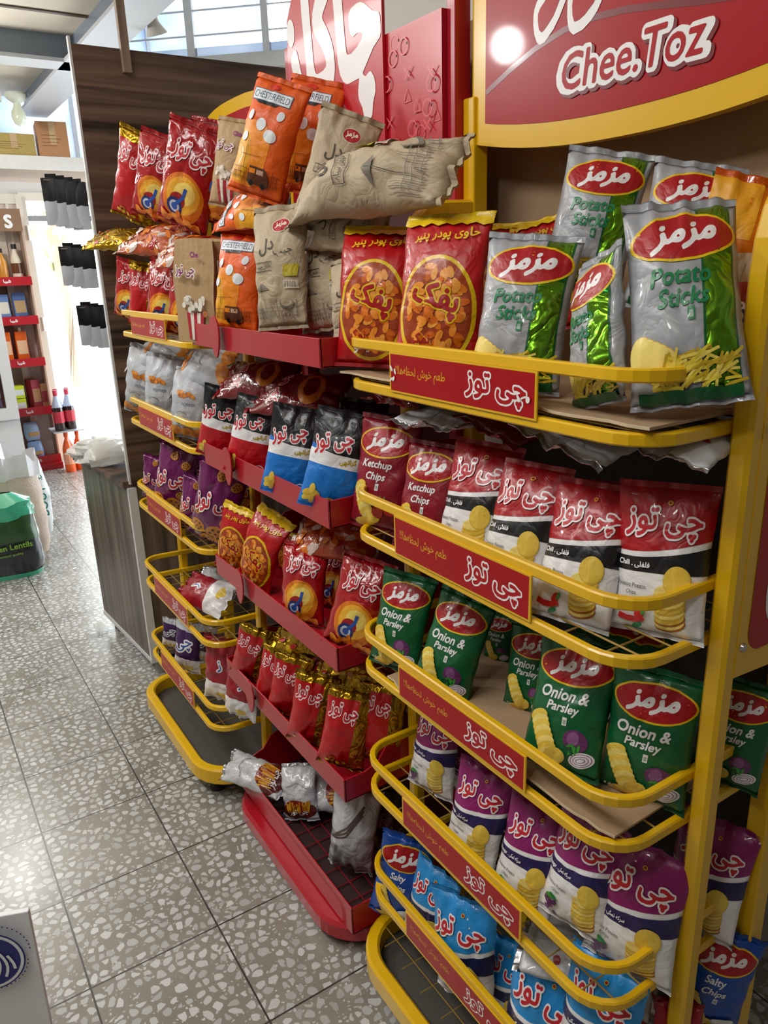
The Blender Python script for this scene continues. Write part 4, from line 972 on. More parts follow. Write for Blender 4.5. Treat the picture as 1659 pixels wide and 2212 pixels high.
@design('cheddar', r=.60, th=.28, body=film('e0780f'), back=film('d8d0c2'), top=film('d85a10', 'gloss'), crumple=1.1)
def _(a, r):
    a.rect(film('eaa820'), -r/2, .62, .02, .998); a.poly(film('d9d1c3'), [(-.3, .2), (.3, .36), (.3, .62), (-.3, .46)]); a.ell(W_, .16, .60, .1, .06); a.text(RED, 'Chee', .16, .60, .05, .1, .03, 1)
    for k in range(8): a.line(film('8a8074'), [(-.2+.05*k, .30+.012*k), (-.2+.05*k, .42+.012*k)], .004)
    a.rect(film('a81a14'), -r/2, .002, r/2, .16)
@design('popcorn', r=.58, th=.30, body=film('b89a72', 'paper'), back=film('b89a72', 'paper'), crumple=.7, name='popcorn_bag', cat='popcorn bag')
def _(a, r): popcorn_art(a)
def popcorn_art(a):
    w, rd, pl = film('e8e2d6', 'paper'), film('b02030', 'paper'), film('8a2a6a', 'paper')
    for k in range(5): x = -.13+.055*k; a.poly(rd if k % 2 == 0 else w, [(x+.012*(2-k), .03), (x+.045+.010*(1-k), .03), (x+.055, .30), (x, .30)])
    q = random.Random(2)
    for k in range(26): a.ell(w if k % 3 else film('cfc5b2', 'paper'), q.uniform(-.15, .15), .31+q.uniform(0, .17)*(1-.2), .032, .028, q.uniform(0, 3), 10)
    a.text(w, 'چی| |توز', -.06, .70, .12, 0, .10, 1, wmax=.30); a.text(pl, 'چی| |توز', -.06, .70, .12, 0, .02, 1, wmax=.28)
    a.text(pl, 'Che', .10, .86, .05, 0, .05, 1); a.ell(film('b86a3a', 'paper'), .21, .30, .035, .03); a.ell(film('cdb98e', 'paper'), .2, .14, .05, .045)
GROUPS = {'chili': 'chili crisp bags', 'vinegar': 'vinegar crisp bags', 'onion': 'onion crisp bags', 'salt': 'light blue crisp bags', 'sticks': 'potato-stick bags', 'puff': 'red cheese-puff bags',
 'gold': 'red and gold puff bags', 'bigred': 'glossy red puff bags', 'beige': 'beige paper-look bags', 'orange': 'orange bags', 'wheel': 'purple wheel snack bags', 'crunch_red': 'black and red crunchy bags',
 'crunch_blue': 'black and blue crunchy bags', 'white_puff': 'white puff bags', 'silverback': 'white bags lying flat', 'darkred': 'dark red bags lying flat', 'ketchup': 'ketchup crisp bags', 'salty': 'deep blue crisp bags', 'violet': 'violet and white bags', 'redwhite': 'red and white bags', 'fries': 'fries snack bags', 'clear': 'clear wrapped puff bags', 'goldlie': 'gold bags lying down'}
PACKETS = [
 ('puff', 0, (0.7078, 1.1381, 1.3530), (0.7450, 1.1547, 1.5997), (-0.8139, -0.5810, 0.0000), 'red cheese-puff bag with round window at the left end of the near rack top shelf', 1.0),
 ('puff', 1, (0.7000, 0.9448, 1.3584), (0.7450, 0.9687, 1.5979), (-0.8253, -0.5646, 0.0000), 'red cheese-puff bag with round window beside the grey crisp bags, twisted yellow top', 1.0),
 ('puff', 2, (0.8564, 0.9722, 1.4037), (0.8900, 0.9962, 1.5943), (-0.8776, -0.4794, 0.0000), 'red cheese-puff bag standing behind the leftmost grey crisp bag', 1.0),
 ('puff', 3, (0.8860, 0.8869, 1.4114), (0.9200, 0.9533, 1.5916), (-0.9211, -0.3894, 0.0000), 'red cheese-puff bag deepest behind, just left of the tall grey bag', 1.0),
 ('sticks', 0, (0.7004, 0.7727, 1.3530), (0.7600, 0.7953, 1.5579), (-0.8525, -0.5227, 0.0000), 'grey and green potato-stick bag next to the red puff bags', 1.0),
 ('sticks', 2, (0.8241, 0.7794, 1.4767), (0.8800, 0.7788, 1.6635), (-0.7961, -0.6052, 0.0000), 'grey and green potato-stick bag perched highest, its top folded over', 1.0),
 ('sticks', 1, (0.7006, 0.6214, 1.3530), (0.7350, 0.6662, 1.5266), (-0.9689, 0.2474, 0.0000), 'grey potato-stick bag turned sideways in the middle of the top shelf', 1.0),
 ('sticks', 3, (0.7250, 0.5132, 1.3639), (0.7900, 0.6002, 1.5815), (-0.7648, -0.6442, 0.0000), 'large grey potato-stick bag beside the right post, fries pictured at its foot', 0.86),
 ('sticks', 4, (0.8739, 0.6706, 1.4507), (0.9300, 0.6729, 1.6375), (-0.8253, -0.5646, 0.0000), 'grey crisp bag leaning in the back, tilted with its red oval turned sideways', 1.0),
 ('cheddar', 0, (0.8570, 0.5930, 1.4165), (0.9200, 0.5809, 1.6060), (-0.7648, -0.6442, 0.0000), 'orange and yellow snack bag at the back beside the right post', 1.0),
 ('redwhite', 1, (0.8330, 0.5374, 1.3530), (0.8800, 0.5727, 1.5070), (-0.7648, -0.6442, 0.0000), 'red and white bag peeping out behind the right post below the orange one', 1.0),
 ('ketchup', 0, (0.7032, 1.1412, 1.0540), (0.7550, 1.1472, 1.2595), (-0.9004, -0.4350, 0.0000), 'dark red ketchup crisp bag at the left end of the second shelf', 1.0),
 ('ketchup', 1, (0.7015, 0.9970, 1.0540), (0.7500, 1.0077, 1.2369), (-0.9004, -0.4350, 0.0000), 'dark red ketchup crisp bag, second from the left end', 1.0),
 ('chili', 0, (0.6993, 0.8768, 1.0717), (0.7650, 0.8896, 1.2549), (-0.9611, -0.2764, 0.0000), 'chili crisp bag next to the ketchup bags', 1.0),
 ('chili', 1, (0.6972, 0.7686, 1.0602), (0.7650, 0.7822, 1.2425), (-0.9611, -0.2764, 0.0000), 'chili crisp bag above the right end of the second sign plate', 1.0),
 ('chili', 2, (0.7031, 0.6566, 1.0540), (0.7750, 0.6753, 1.2348), (-0.9611, -0.2764, 0.0000), 'chili crisp bag, second from the right post, sagging under the rail', 1.0),
 ('chili', 3, (0.7600, 0.5591, 1.0576), (0.7950, 0.5819, 1.2516), (-0.9428, -0.3335, 0.0000), 'chili crisp bag beside the right post, its bottom corner sticking out over the rail', 1.0),
 ('chili', 0, (0.8420, 0.6931, 1.0540), (0.8700, 0.7177, 1.2100), (-0.9611, -0.2764, 0.0000), 'chili crisp bag in the shade between the two rightmost ones', 1.0),
 ('onion', 0, (0.6931, 1.0820, 0.7940), (0.7500, 1.0945, 0.9712), (-0.9287, -0.3709, 0.0000), 'green onion crisp bag at the left end of the third shelf', 1.0),
 ('onion', 1, (0.7057, 0.9547, 0.7940), (0.7750, 0.9516, 0.9712), (-0.9287, -0.3709, 0.0000), 'green onion crisp bag tilted left, second on the third shelf', 1.0),
 ('onion', 2, (0.8674, 0.9848, 0.7940), (0.8900, 0.9958, 0.8861), (-0.9287, -0.3709, 0.0000), 'green onion crisp bag deep in shade at the back of the third shelf', 1.0),
 ('onion', 3, (0.7936, 0.8224, 0.7940), (0.8300, 0.8366, 0.9429), (-0.9287, -0.3709, 0.0000), 'green onion crisp bag half hidden behind the middle one', 1.0),
 ('onion', 0, (0.7050, 0.6631, 0.8149), (0.7750, 0.6896, 0.9990), (-0.9287, -0.3709, 0.0000), 'green onion crisp bag standing in the middle of the cardboard', 1.0),
 ('onion', 1, (0.8104, 0.6458, 0.7940), (0.8500, 0.6549, 0.9368), (-0.9287, -0.3709, 0.0000), 'green onion crisp bag squeezed behind the rightmost one', 1.0),
 ('onion', 2, (0.7699, 0.5713, 0.7940), (0.8000, 0.5732, 0.9909), (-0.9131, -0.4078, 0.0000), 'green onion crisp bag nearest the right post on the third shelf', 1.02),
 ('onion', 3, (0.8987, 0.5290, 0.7940), (0.9300, 0.5236, 0.9519), (-0.9287, -0.3709, 0.0000), 'green onion crisp bag seen through the side frame behind the right post', 1.0),
 ('vinegar', 1, (0.7572, 1.0564, 0.5040), (0.7900, 1.0551, 0.6862), (-0.9689, -0.2474, 0.0000), 'vinegar crisp bag at the left end of the fourth shelf, white part showing', 1.0),
 ('vinegar', 0, (0.6996, 0.8630, 0.5040), (0.7500, 0.8645, 0.6829), (-0.9689, -0.2474, 0.0000), 'vinegar crisp bag below the third sign plate', 1.0),
 ('vinegar', 2, (0.8072, 1.0201, 0.5040), (0.8200, 1.0124, 0.6022), (-0.9689, -0.2474, 0.0000), 'vinegar crisp bag half hidden behind its neighbour, grapes showing', 1.0),
 ('vinegar', 3, (0.7036, 0.7363, 0.5040), (0.7600, 0.7387, 0.6833), (-0.9689, -0.2474, 0.0000), 'vinegar crisp bag in the middle of the fourth shelf', 1.0),
 ('vinegar', 1, (0.7195, 0.6342, 0.5414), (0.7650, 0.6371, 0.7310), (-0.9801, -0.1987, 0.0000), 'vinegar crisp bag turned edge-on, stack of chips on its front', 1.0),
 ('vinegar', 2, (0.7550, 0.5578, 0.5046), (0.7850, 0.5607, 0.7168), (-0.9428, -0.3335, 0.0000), 'vinegar crisp bag beside the right post, grapes at its corner', 1.04),
 ('vinegar', 0, (0.9029, 0.5468, 0.5065), (0.9400, 0.5441, 0.6979), (-0.9689, -0.2474, 0.0000), 'vinegar crisp bag in the shade behind the right post', 1.0),
 ('salty', 0, (0.7000, 1.1195, 0.1563), (0.7450, 1.1091, 0.3641), (-0.8139, -0.5810, 0.0000), 'deep blue salty crisp bag at the left end of the bottom basket', 1.0),
 ('salt', 1, (0.7132, 1.0229, 0.1642), (0.7450, 1.0077, 0.3560), (-0.9689, -0.2474, 0.0000), 'light blue and white crisp bag next to the deep blue one', 1.0),
 ('salt', 0, (0.7000, 0.8693, 0.1651), (0.7150, 0.8912, 0.3966), (-0.9689, -0.2474, 0.0000), 'light blue crisp bag drooping forward behind the lower sign plate', 1.0),
 ('salt', 2, (0.7539, 0.8131, 0.1140), (0.7800, 0.8306, 0.3050), (-0.9689, -0.2474, 0.0000), 'light blue crisp bag showing its white lower half', 1.0),
 ('salt', 3, (0.6900, 0.6750, 0.1944), (0.7300, 0.6677, 0.4320), (-0.9689, -0.2474, 0.0000), 'light blue crisp bag in the bottom basket under the vinegar bags', 1.0),
 ('salt', 1, (0.7100, 0.5709, 0.2993), (0.7450, 0.5779, 0.5104), (-0.9689, -0.2474, 0.0000), 'light blue crisp bag in the right corner of the bottom basket', 1.0),
 ('salty', 1, (0.8229, 0.6925, 0.2617), (0.8500, 0.6946, 0.4548), (-0.8253, -0.5646, 0.0000), 'dark blue bag at the back of the bottom basket', 1.0),
 ('salty', 2, (0.9110, 0.5241, 0.3212), (0.9400, 0.5065, 0.5132), (-0.7648, -0.6442, 0.0000), 'dark blue bag seen through the side frame at the bottom', 1.0),
 ('redwhite', 0, (0.7904, 0.4986, 0.2495), (0.8200, 0.5274, 0.4401), (-0.8253, -0.5646, 0.0000), 'red and white bag at the foot of the right post', 1.0),
 ('orange', 0, (0.6693, 1.6506, 1.3878), (0.7100, 1.6472, 1.6091), (-0.8525, -0.5227, 0.0000), 'orange bag with bus drawing standing in the top red tray', 1.0),
 ('orange', 1, (0.7000, 1.5641, 1.6618), (0.7650, 1.5177, 1.8770), (-0.7317, -0.6816, 0.0000), 'orange bag with bus drawing standing highest on the pile', 1.0),
 ('orange', 2, (0.8400, 1.6233, 1.6766), (0.8800, 1.5841, 1.9039), (-0.6967, -0.7174, 0.0000), 'orange bag leaning in the back behind the highest one', 1.0),
 ('beige', 0, (0.6650, 1.3940, 1.4082), (0.6850, 1.4209, 1.6439), (-0.9004, -0.4350, 0.0000), 'beige paper-look bag with creased top in the middle of the top red tray', 1.0),
 ('beige', 1, (0.7350, 1.3416, 1.4033), (0.7700, 1.3963, 1.6139), (-0.8776, -0.4794, 0.0000), 'beige paper-look bag in the shade right of the creased one', 1.0),
 ('beige', 2, (0.7119, 1.1958, 1.3620), (0.7400, 1.2456, 1.5458), (-0.8776, -0.4794, 0.0000), 'beige paper-look bag at the right end of the top red tray', 1.0),
 ('beige', 3, (0.7368, 1.3623, 1.5836), (0.8000, 1.3173, 1.7895), (-0.6600, -0.7513, 0.0000), 'beige bag with red heart badge leaning against the red sign', 1.0),
 ('popcorn', 1, (0.8000, 1.9508, 1.6715), (0.8300, 1.9159, 1.8737), (-0.8253, -0.5646, 0.0000), 'flat kraft popcorn bag standing behind the orange ones', 1.0),
 ('crunch_red', 0, (0.6668, 1.8493, 1.0620), (0.7000, 1.8083, 1.2446), (-0.6967, -0.7174, 0.0000), 'black and red crunchy snack bag at the left end of the second red tray', 1.0),
 ('crunch_red', 1, (0.6620, 1.6462, 1.0620), (0.7100, 1.6366, 1.2411), (-0.6967, -0.7174, 0.0000), 'black and red crunchy snack bag, second from the left of its tray', 1.0),
 ('crunch_red', 2, (0.7283, 1.6417, 1.0620), (0.7500, 1.6040, 1.2297), (-0.6967, -0.7174, 0.0000), 'black and red crunchy snack bag half hidden beside the blue ones', 1.0),
 ('crunch_blue', 0, (0.6600, 1.4298, 1.0620), (0.7100, 1.4296, 1.2467), (-0.6967, -0.7174, 0.0000), 'black and blue crunchy snack bag left of its twin', 1.0),
 ('crunch_blue', 1, (0.6602, 1.2476, 1.0748), (0.7150, 1.2418, 1.2619), (-0.6967, -0.7174, 0.0000), 'black and blue crunchy snack bag at the front right of the second red tray', 1.0),
 ('crunch_blue', 2, (0.7281, 1.2212, 1.0642), (0.7600, 1.2266, 1.2565), (-0.6967, -0.7174, 0.0000), 'black and blue crunchy snack bag partly behind the ketchup bag', 1.0),
 ('crunch_blue', 3, (0.7935, 1.5086, 1.0620), (0.8300, 1.5224, 1.2442), (-0.6967, -0.7174, 0.0000), 'black and blue crunchy snack bag in the shaded back row', 1.0),
 ('crunch_blue', 0, (0.8193, 1.3984, 1.0620), (0.8600, 1.4244, 1.2453), (-0.6967, -0.7174, 0.0000), 'black and blue crunchy snack bag deepest in the second red tray', 1.0),
 ('puff', 1, (0.6688, 1.8237, 0.7580), (0.6900, 1.7862, 0.9421), (-0.8525, -0.5227, 0.0000), 'red cheese-puff bag with round window at the left of the third red tray', 1.0),
 ('puff', 2, (0.6693, 1.6851, 0.7580), (0.7000, 1.6209, 0.9612), (-0.9553, -0.2955, 0.0000), 'red cheese-puff bag turned sideways in the third red tray', 1.0),
 ('bigred', 0, (0.6737, 1.4248, 0.7580), (0.7100, 1.4505, 0.9398), (-0.8139, -0.5810, 0.0000), 'large red puff bag with white glare on its top, third red tray', 1.0),
 ('bigred', 1, (0.6780, 1.2196, 0.7817), (0.7350, 1.2150, 0.9681), (-0.8139, -0.5810, 0.0000), 'large red puff bag in the right end of the third red tray', 1.0),
 ('bigred', 2, (0.7747, 1.4601, 0.7580), (0.8100, 1.4943, 0.9045), (-0.8253, -0.5646, 0.0000), 'large red puff bag in the back between the two in front', 1.0),
 ('puff', 3, (0.7883, 1.7332, 0.7580), (0.8000, 1.7407, 0.8613), (-0.8776, -0.4794, 0.0000), 'red cheese-puff bag in the back row of the third red tray', 1.0),
 ('gold', 0, (0.6707, 1.7929, 0.4460), (0.6900, 1.7122, 0.6293), (-0.7317, -0.6816, 0.0000), 'red and gold puff bag at the left end of the fourth red tray', 1.0),
 ('gold', 1, (0.6694, 1.6379, 0.4460), (0.7000, 1.6069, 0.6169), (-0.7317, -0.6816, 0.0000), 'red and gold puff bag, second from the left of the fourth red tray', 1.0),
 ('gold', 2, (0.6767, 1.5637, 0.4460), (0.7000, 1.5219, 0.6318), (-0.7109, -0.7033, 0.0000), 'red and gold puff bag, third in the fourth red tray', 1.0),
 ('gold', 3, (0.6639, 1.4243, 0.4460), (0.7000, 1.4034, 0.6359), (-0.7109, -0.7033, 0.0000), 'red and gold puff bag, fourth in the row before the gold side view', 1.0),
 ('gold', 0, (0.6693, 1.2741, 0.4705), (0.7100, 1.2621, 0.6608), (-0.6600, -0.7513, 0.0000), 'red and gold puff bag at the right end of its tray, gold side showing', 1.0),
 ('gold', 1, (0.7454, 1.2368, 0.4782), (0.7700, 1.2314, 0.6716), (-0.6216, -0.7833, 0.0000), 'red and gold puff bag in the shaded right corner of the fourth red tray', 1.0),
 ('gold', 2, (0.7992, 1.5856, 0.4460), (0.8200, 1.5749, 0.5995), (-0.6967, -0.7174, 0.0000), 'red and gold puff bag in the back row of the fourth red tray', 1.0),
 ('fries', 0, (0.7097, 1.5865, 0.0940), (0.7300, 1.6403, 0.2338), (-0.7648, -0.6442, 0.0000), 'white bag of fries snack slumped in the middle of the bottom red tray', 1.25),
 ('stripe', 0, (0.7292, 1.3625, 0.0940), (0.7450, 1.3340, 0.3256), (-0.7648, -0.6442, 0.0000), 'white striped bag standing in the right of the bottom red tray', 1.0),
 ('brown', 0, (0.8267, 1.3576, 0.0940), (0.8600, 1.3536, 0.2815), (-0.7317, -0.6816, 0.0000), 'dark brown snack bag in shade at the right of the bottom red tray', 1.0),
 ('bigred', 3, (0.6898, 2.6000, 1.3797), (0.7100, 2.5236, 1.5579), (-0.7317, -0.6816, 0.0000), 'glossy red bag at the left end of the far rack top shelf', 1.0),
 ('gold', 3, (0.6871, 2.4267, 1.3611), (0.7100, 2.3894, 1.5511), (-0.6967, -0.7174, 0.0000), 'red and gold puff bag second from the left on the far rack top shelf', 1.0),
 ('bigred', 0, (0.6872, 2.2306, 1.3655), (0.7100, 2.1881, 1.5544), (-0.7317, -0.6816, 0.0000), 'glossy red bag with orange picture on the far rack top shelf', 1.0),
 ('bigred', 1, (0.7071, 2.1038, 1.3550), (0.7200, 2.0670, 1.5363), (-0.7317, -0.6816, 0.0000), 'glossy red bag half hidden by the kraft popcorn bag', 1.0),
 ('gold', 2, (0.7400, 2.5895, 1.6795), (0.7650, 2.4464, 1.9159), (-0.6600, -0.7513, 0.0000), 'red and gold puff bag standing at the left of the upper pile', 1.0),
 ('bigred', 2, (0.7400, 2.3751, 1.6703), (0.7600, 2.2685, 1.8842), (-0.6600, -0.7513, 0.0000), 'glossy red bag second in the upper pile against the dark panel', 1.0),
 ('bigred', 3, (0.7400, 2.1469, 1.6386), (0.7800, 2.0351, 1.8755), (-0.7317, -0.6816, 0.0000), 'biggest glossy red bag in the upper pile on the far rack', 1.0),
 ('bigred', 0, (0.8000, 2.0947, 1.6473), (0.8300, 2.0389, 1.8929), (-0.7317, -0.6816, 0.0000), 'glossy red bag behind the biggest one, white glare at its edge', 1.0),
 ('white_puff', 0, (0.6711, 2.5084, 1.0810), (0.6900, 2.4312, 1.2963), (-0.7317, -0.6816, 0.0000), 'white puff bag at the left end of the far rack second shelf', 1.0),
 ('white_puff', 1, (0.6815, 2.3300, 1.0810), (0.7000, 2.3078, 1.2903), (-0.7317, -0.6816, 0.0000), 'white puff bag in the middle of the far rack second shelf', 1.0),
 ('white_puff', 2, (0.6646, 2.0454, 1.0822), (0.6900, 2.0293, 1.2749), (-0.7317, -0.6816, 0.0000), 'white puff bag with crumpled top beside the red tray', 1.0),
 ('wheel', 0, (0.6651, 2.4840, 0.8000), (0.6800, 2.4308, 0.9577), (-0.7317, -0.6816, 0.0000), 'purple bag of wheel snacks at the left end of the third shelf', 1.0),
 ('wheel', 1, (0.6685, 2.3171, 0.8000), (0.7000, 2.2489, 1.0218), (-0.7317, -0.6816, 0.0000), 'purple bag of wheel snacks, second on the far rack third shelf', 1.0),
 ('wheel', 2, (0.6564, 2.0814, 0.8000), (0.6800, 2.0323, 0.9721), (-0.7317, -0.6816, 0.0000), 'purple bag of wheel snacks in front of the taller ones', 1.0),
 ('wheel', 3, (0.6600, 1.9423, 0.8084), (0.7000, 1.8650, 1.0417), (-0.7317, -0.6816, 0.0000), 'purple bag of wheel snacks at the right end of the third shelf', 1.0),
 ('wheel', 0, (0.7544, 2.2613, 0.8041), (0.7900, 2.2532, 0.9956), (-0.7317, -0.6816, 0.0000), 'purple bag of wheel snacks in the shaded back row, left', 1.0),
 ('wheel', 1, (0.7448, 1.9642, 0.8371), (0.7800, 1.9653, 1.0289), (-0.7317, -0.6816, 0.0000), 'purple bag of wheel snacks in the shaded back row, right', 1.0),
 ('violet', 0, (0.6600, 2.4963, 0.2480), (0.6700, 2.4642, 0.3697), (-0.7317, -0.6816, 0.0000), 'violet and white bag with silver top at the left of the bottom basket', 1.0),
 ('violet', 1, (0.6488, 2.2899, 0.2480), (0.6700, 2.2710, 0.4330), (-0.8253, -0.5646, 0.0000), 'violet and white bag second in the far rack bottom basket', 1.0),
 ('violet', 2, (0.7247, 2.3211, 0.2480), (0.7400, 2.3018, 0.3867), (-0.7648, -0.6442, 0.0000), 'violet and white bag in shade behind the red one', 1.0),
 ('redwhite', 2, (0.6550, 1.9772, 0.2914), (0.6700, 1.9517, 0.5095), (-0.7961, -0.6052, 0.0000), 'dark red and white bag in the far rack bottom basket', 1.0),
 ('redwhite', 3, (0.6655, 1.8670, 0.2879), (0.6900, 1.8490, 0.4805), (-0.7961, -0.6052, 0.0000), 'dark red and white bag at the right end of the far rack bottom basket', 1.0),
 ('silverback', 0, (0.9226, 1.0339, 1.2892), (0.6900, 0.9758, 1.2775), (-0.3500, -0.2000, 1.0000), 'white bag lying flat on top of the ketchup bags', 1.0),
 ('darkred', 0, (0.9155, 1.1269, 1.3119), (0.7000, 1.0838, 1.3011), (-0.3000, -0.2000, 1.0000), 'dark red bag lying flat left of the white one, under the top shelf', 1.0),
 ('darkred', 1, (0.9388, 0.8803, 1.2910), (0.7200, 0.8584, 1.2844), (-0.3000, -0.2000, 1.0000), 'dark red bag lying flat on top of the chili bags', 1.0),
 ('silverback', 1, (0.9231, 0.7046, 1.3156), (0.6850, 0.6808, 1.2965), (-0.4000, -0.2000, 1.0000), 'white bag lying flat with its seal hanging over the chili bags', 1.0),
 ('silverback', 2, (0.8893, 0.5845, 1.3159), (0.7100, 0.5396, 1.3070), (-0.4000, -0.3000, 1.0000), 'white bag lying flat beside the right post under the top shelf', 1.0),
 ('onion', 1, (0.9707, 0.6990, 1.0117), (0.7600, 0.6358, 1.0117), (-0.3000, -0.2000, 1.0000), 'green onion crisp bag lying flat under the chili bags', 1.0),
 ('silverback', 3, (0.8332, 0.5505, 0.4432), (0.7200, 0.7392, 0.4432), (-0.3500, -0.2500, 1.0000), 'white bag lying flat printed side down in the bottom basket', 1.0),
 ('orange', 3, (0.7561, 1.5340, 1.6460), (0.6900, 1.7227, 1.6422), (-1.0000, -0.4500, 0.7500), 'orange bag lying crumpled between the two orange layers', 1.0),
 ('beige', 0, (0.7524, 0.9503, 1.6495), (0.7000, 1.3871, 1.6495), (-0.9000, -0.3000, 0.7500), 'beige paper-look bag lying lengthways across the pile', 0.5),
 ('beige', 1, (0.7829, 1.1931, 1.5846), (0.7400, 1.4078, 1.6061), (-0.9000, -0.4000, 0.6000), 'beige bag with drawing crushed under the lengthways one', 1.0),
 ('goldlie', 0, (0.7447, 2.5467, 1.6246), (0.6300, 2.7106, 1.6278), (-0.5000, -0.4000, 0.9000), 'gold bag lying on the far rack with its end poking out left', 1.0),
 ('clear', 0, (0.7672, 2.1761, 1.6034), (0.6600, 2.3905, 1.6141), (-0.6000, -0.3000, 0.9000), 'clear wrapped orange puff bag lying under the upper pile', 1.0),
 ('clear', 1, (0.7783, 1.9461, 1.5644), (0.6800, 2.1427, 1.5742), (-0.6000, -0.3000, 0.9000), 'clear wrapped orange puff bag next to the kraft popcorn bag', 1.0),
 ('white_puff', 3, (0.8198, 2.3521, 1.2851), (0.6700, 2.5394, 1.2758), (-0.6000, -0.3000, 0.8000), 'white puff bag lying on top at the left of the second shelf', 1.0),
 ('white_puff', 0, (0.7956, 1.9415, 1.2843), (0.6800, 2.1727, 1.2565), (-0.6000, -0.3000, 0.8000), 'white puff bag lying on top beside the red tray', 1.0),
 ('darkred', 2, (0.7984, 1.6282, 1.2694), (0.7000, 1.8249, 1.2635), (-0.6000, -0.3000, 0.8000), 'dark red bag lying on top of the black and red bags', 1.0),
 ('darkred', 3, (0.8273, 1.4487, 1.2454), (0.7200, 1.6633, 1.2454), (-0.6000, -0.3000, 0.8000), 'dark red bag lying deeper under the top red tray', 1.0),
 ('clear', 2, (0.8332, 1.3273, 0.9413), (0.7200, 1.5160, 0.9413), (-0.5000, -0.3000, 0.9000), 'clear wrapped puff bag lying above the large red ones', 1.0),
 ('redwhite', 0, (0.7327, 2.0479, 0.5677), (0.6600, 2.2556, 0.5677), (-0.7000, -0.2000, 0.9000), 'red and white crumpled bag lying in the far rack fourth basket', 1.0),
 ('silverback', 0, (0.8126, 2.1402, 0.5697), (0.7200, 2.2945, 0.5666), (-0.6000, -0.2000, 0.9000), 'white crumpled bag lying behind the red and white one', 1.0),
 ('goldlie', 1, (0.8261, 1.4421, 0.6569), (0.7000, 1.6223, 0.6533), (-0.6000, -0.2000, 0.9000), 'gold bag lying over the back of the fourth red tray', 1.0),
 ('goldlie', 2, (0.8532, 1.2914, 0.6147), (0.7400, 1.4800, 0.6147), (-0.6000, -0.2000, 0.9000), 'gold bag lying behind the red and gold row', 1.0),
 ('fries', 1, (0.7051, 1.6534, 0.1638), (0.6000, 1.8636, 0.1638), (-0.5000, -0.2000, 1.0000), 'white bag of fries snack lying with its end over the tray edge', 0.72),
 ('fries', 2, (0.8554, 1.5238, 0.1571), (0.7000, 1.6792, 0.1474), (-0.6000, -0.2000, 0.9000), 'white bag of fries snack crushed behind the lying one', 1.0),
]
KIND_GROUP = {}
for kind, var, B_, T_, n_, label, sw in PACKETS:
    packet(kind, var, B_, T_, n_, label, GROUPS.get(kind), sw)

# ------------------------------------------------------------------ kraft popcorn bag with gusset, top red tray
def grid_bag(name, fn, nu, nv, mat, parent=None, art=None):
    mb = MB(); vs = [fn(i/nu, j/nv) for j in range(nv+1) for i in range(nu)]
    fs = [(j*nu+i, j*nu+(i+1) % nu, (j+1)*nu+(i+1) % nu, (j+1)*nu+i) for j in range(nv) for i in range(nu)]
    mb.add(vs, fs+[tuple(range(nu))[::-1]], mat); return mb
kp = M('kraft_paper', 'b3956c', .75, nscale=30, var=.06, bump=.2, bscale=18); kin = M('kraft_paper_inside', '8d7350', .8)
pb = empty('popcorn_bag', (.676, 1.845, 1.358), (0, .05, -1.12)); tag(pb, 'kraft paper popcorn bag with gusset, open top and striped bucket picture, at the tray end', 'popcorn bag')
w, dpt, hh = .125, .075, .235
def kb(u, v):
    t = u*4; k = int(t); f = t-k; P = [(-w/2, -dpt/2), (w/2, -dpt/2), (w/2, dpt/2), (-w/2, dpt/2)]; a, b = P[k % 4], P[(k+1) % 4]
    x, y = a[0]+(b[0]-a[0])*f, a[1]+(b[1]-a[1])*f
    g = .022*v*(1-abs(2*f-1))*(1 if k in (1, 3) else 0); x -= g*(1 if k == 1 else -1)
    y *= 1-.35*max(0, v-.6); x += .004*math.sin(9*v+k*2)*v; y += .004*math.sin(7*v+5*u*6.28)*v
    return (x, y, hh*v+(.012*math.sin(u*12)*max(0, v-.8)*5*.3))
mb = grid_bag('b', kb, 32, 16, kp)
a = Art(); popcorn_art(a); a.v = [(x*.235*.9+.002, z*hh) for x, z in a.v]; a.flat('p', None, .0004, mb, (0, -dpt/2-.003, 0)); mb.obj('paper_body', pb)
sp = MB().b2((w/2+.002, -.022, .02), (w/2+.0035, .026, .19), M('white_label_paper', 'd9dbe4', .5)); ink = M('label_ink', '6a6a72', .6, var=0)
for k in range(14): sp.b2((w/2+.0034, -.018, .03+k*.01), (w/2+.004, .020-(k*7 % 5)*.003, .033+k*.01), ink)
sp.obj('side_label', pb)
MB().add([(-w/2+.01, -.02, hh-.02), (w/2-.03, -.02, hh-.02), (w/2-.03, .02, hh-.02), (-w/2+.01, .02, hh-.02)], [(0, 1, 2, 3)], kin).obj('inside_fold', pb)

# ------------------------------------------------------------------ far red snack shelf by the doorway
shp = M('red_shelf_paint', 'b01a26', .35, coat=.3); shb = M('red_shelf_back', 'c7b6a6', .6)
fs = empty('snack_shelf', (.70, 6.72, 0)); tag(fs, 'red five-tier snack shelf beside the bright doorway', 'display shelf')
LV = (.085, .49, .88, 1.205, 1.50)
MB().b2((-.40, .27, .0), (.375, .29, 2.0), shb).obj('back_panel', fs)
for s, x in (('l', -.39), ('r', .372)): MB().b2((x-.006, .02, 0), (x+.006, .28, 1.95), M('shelf_side_board', 'b79a84', .6)).obj('side_board', fs)
for k, z in enumerate(LV):
    t = MB().b2((-.385, 0, z-.01), (.368, .27, z), shp).b2((-.39, -.012, z-.035), (.378, 0, z+.03), shp)
    a = Art(); a.text(M('shelf_text_white', 'e6dcdc', .5), 'Cadbury' if False else 'شیبا', .2, z-.003, .028, 0, .06, 1, wmax=.1); a.poly(M('shelf_text_white'), [(-.36, z-.03), (-.05, z-.006), (.02, z+.01), (-.06, z+.0)])
    a.flat('p', None, .0006, t, (0, -.0125, 0)); t.obj('shelf_tier', fs)
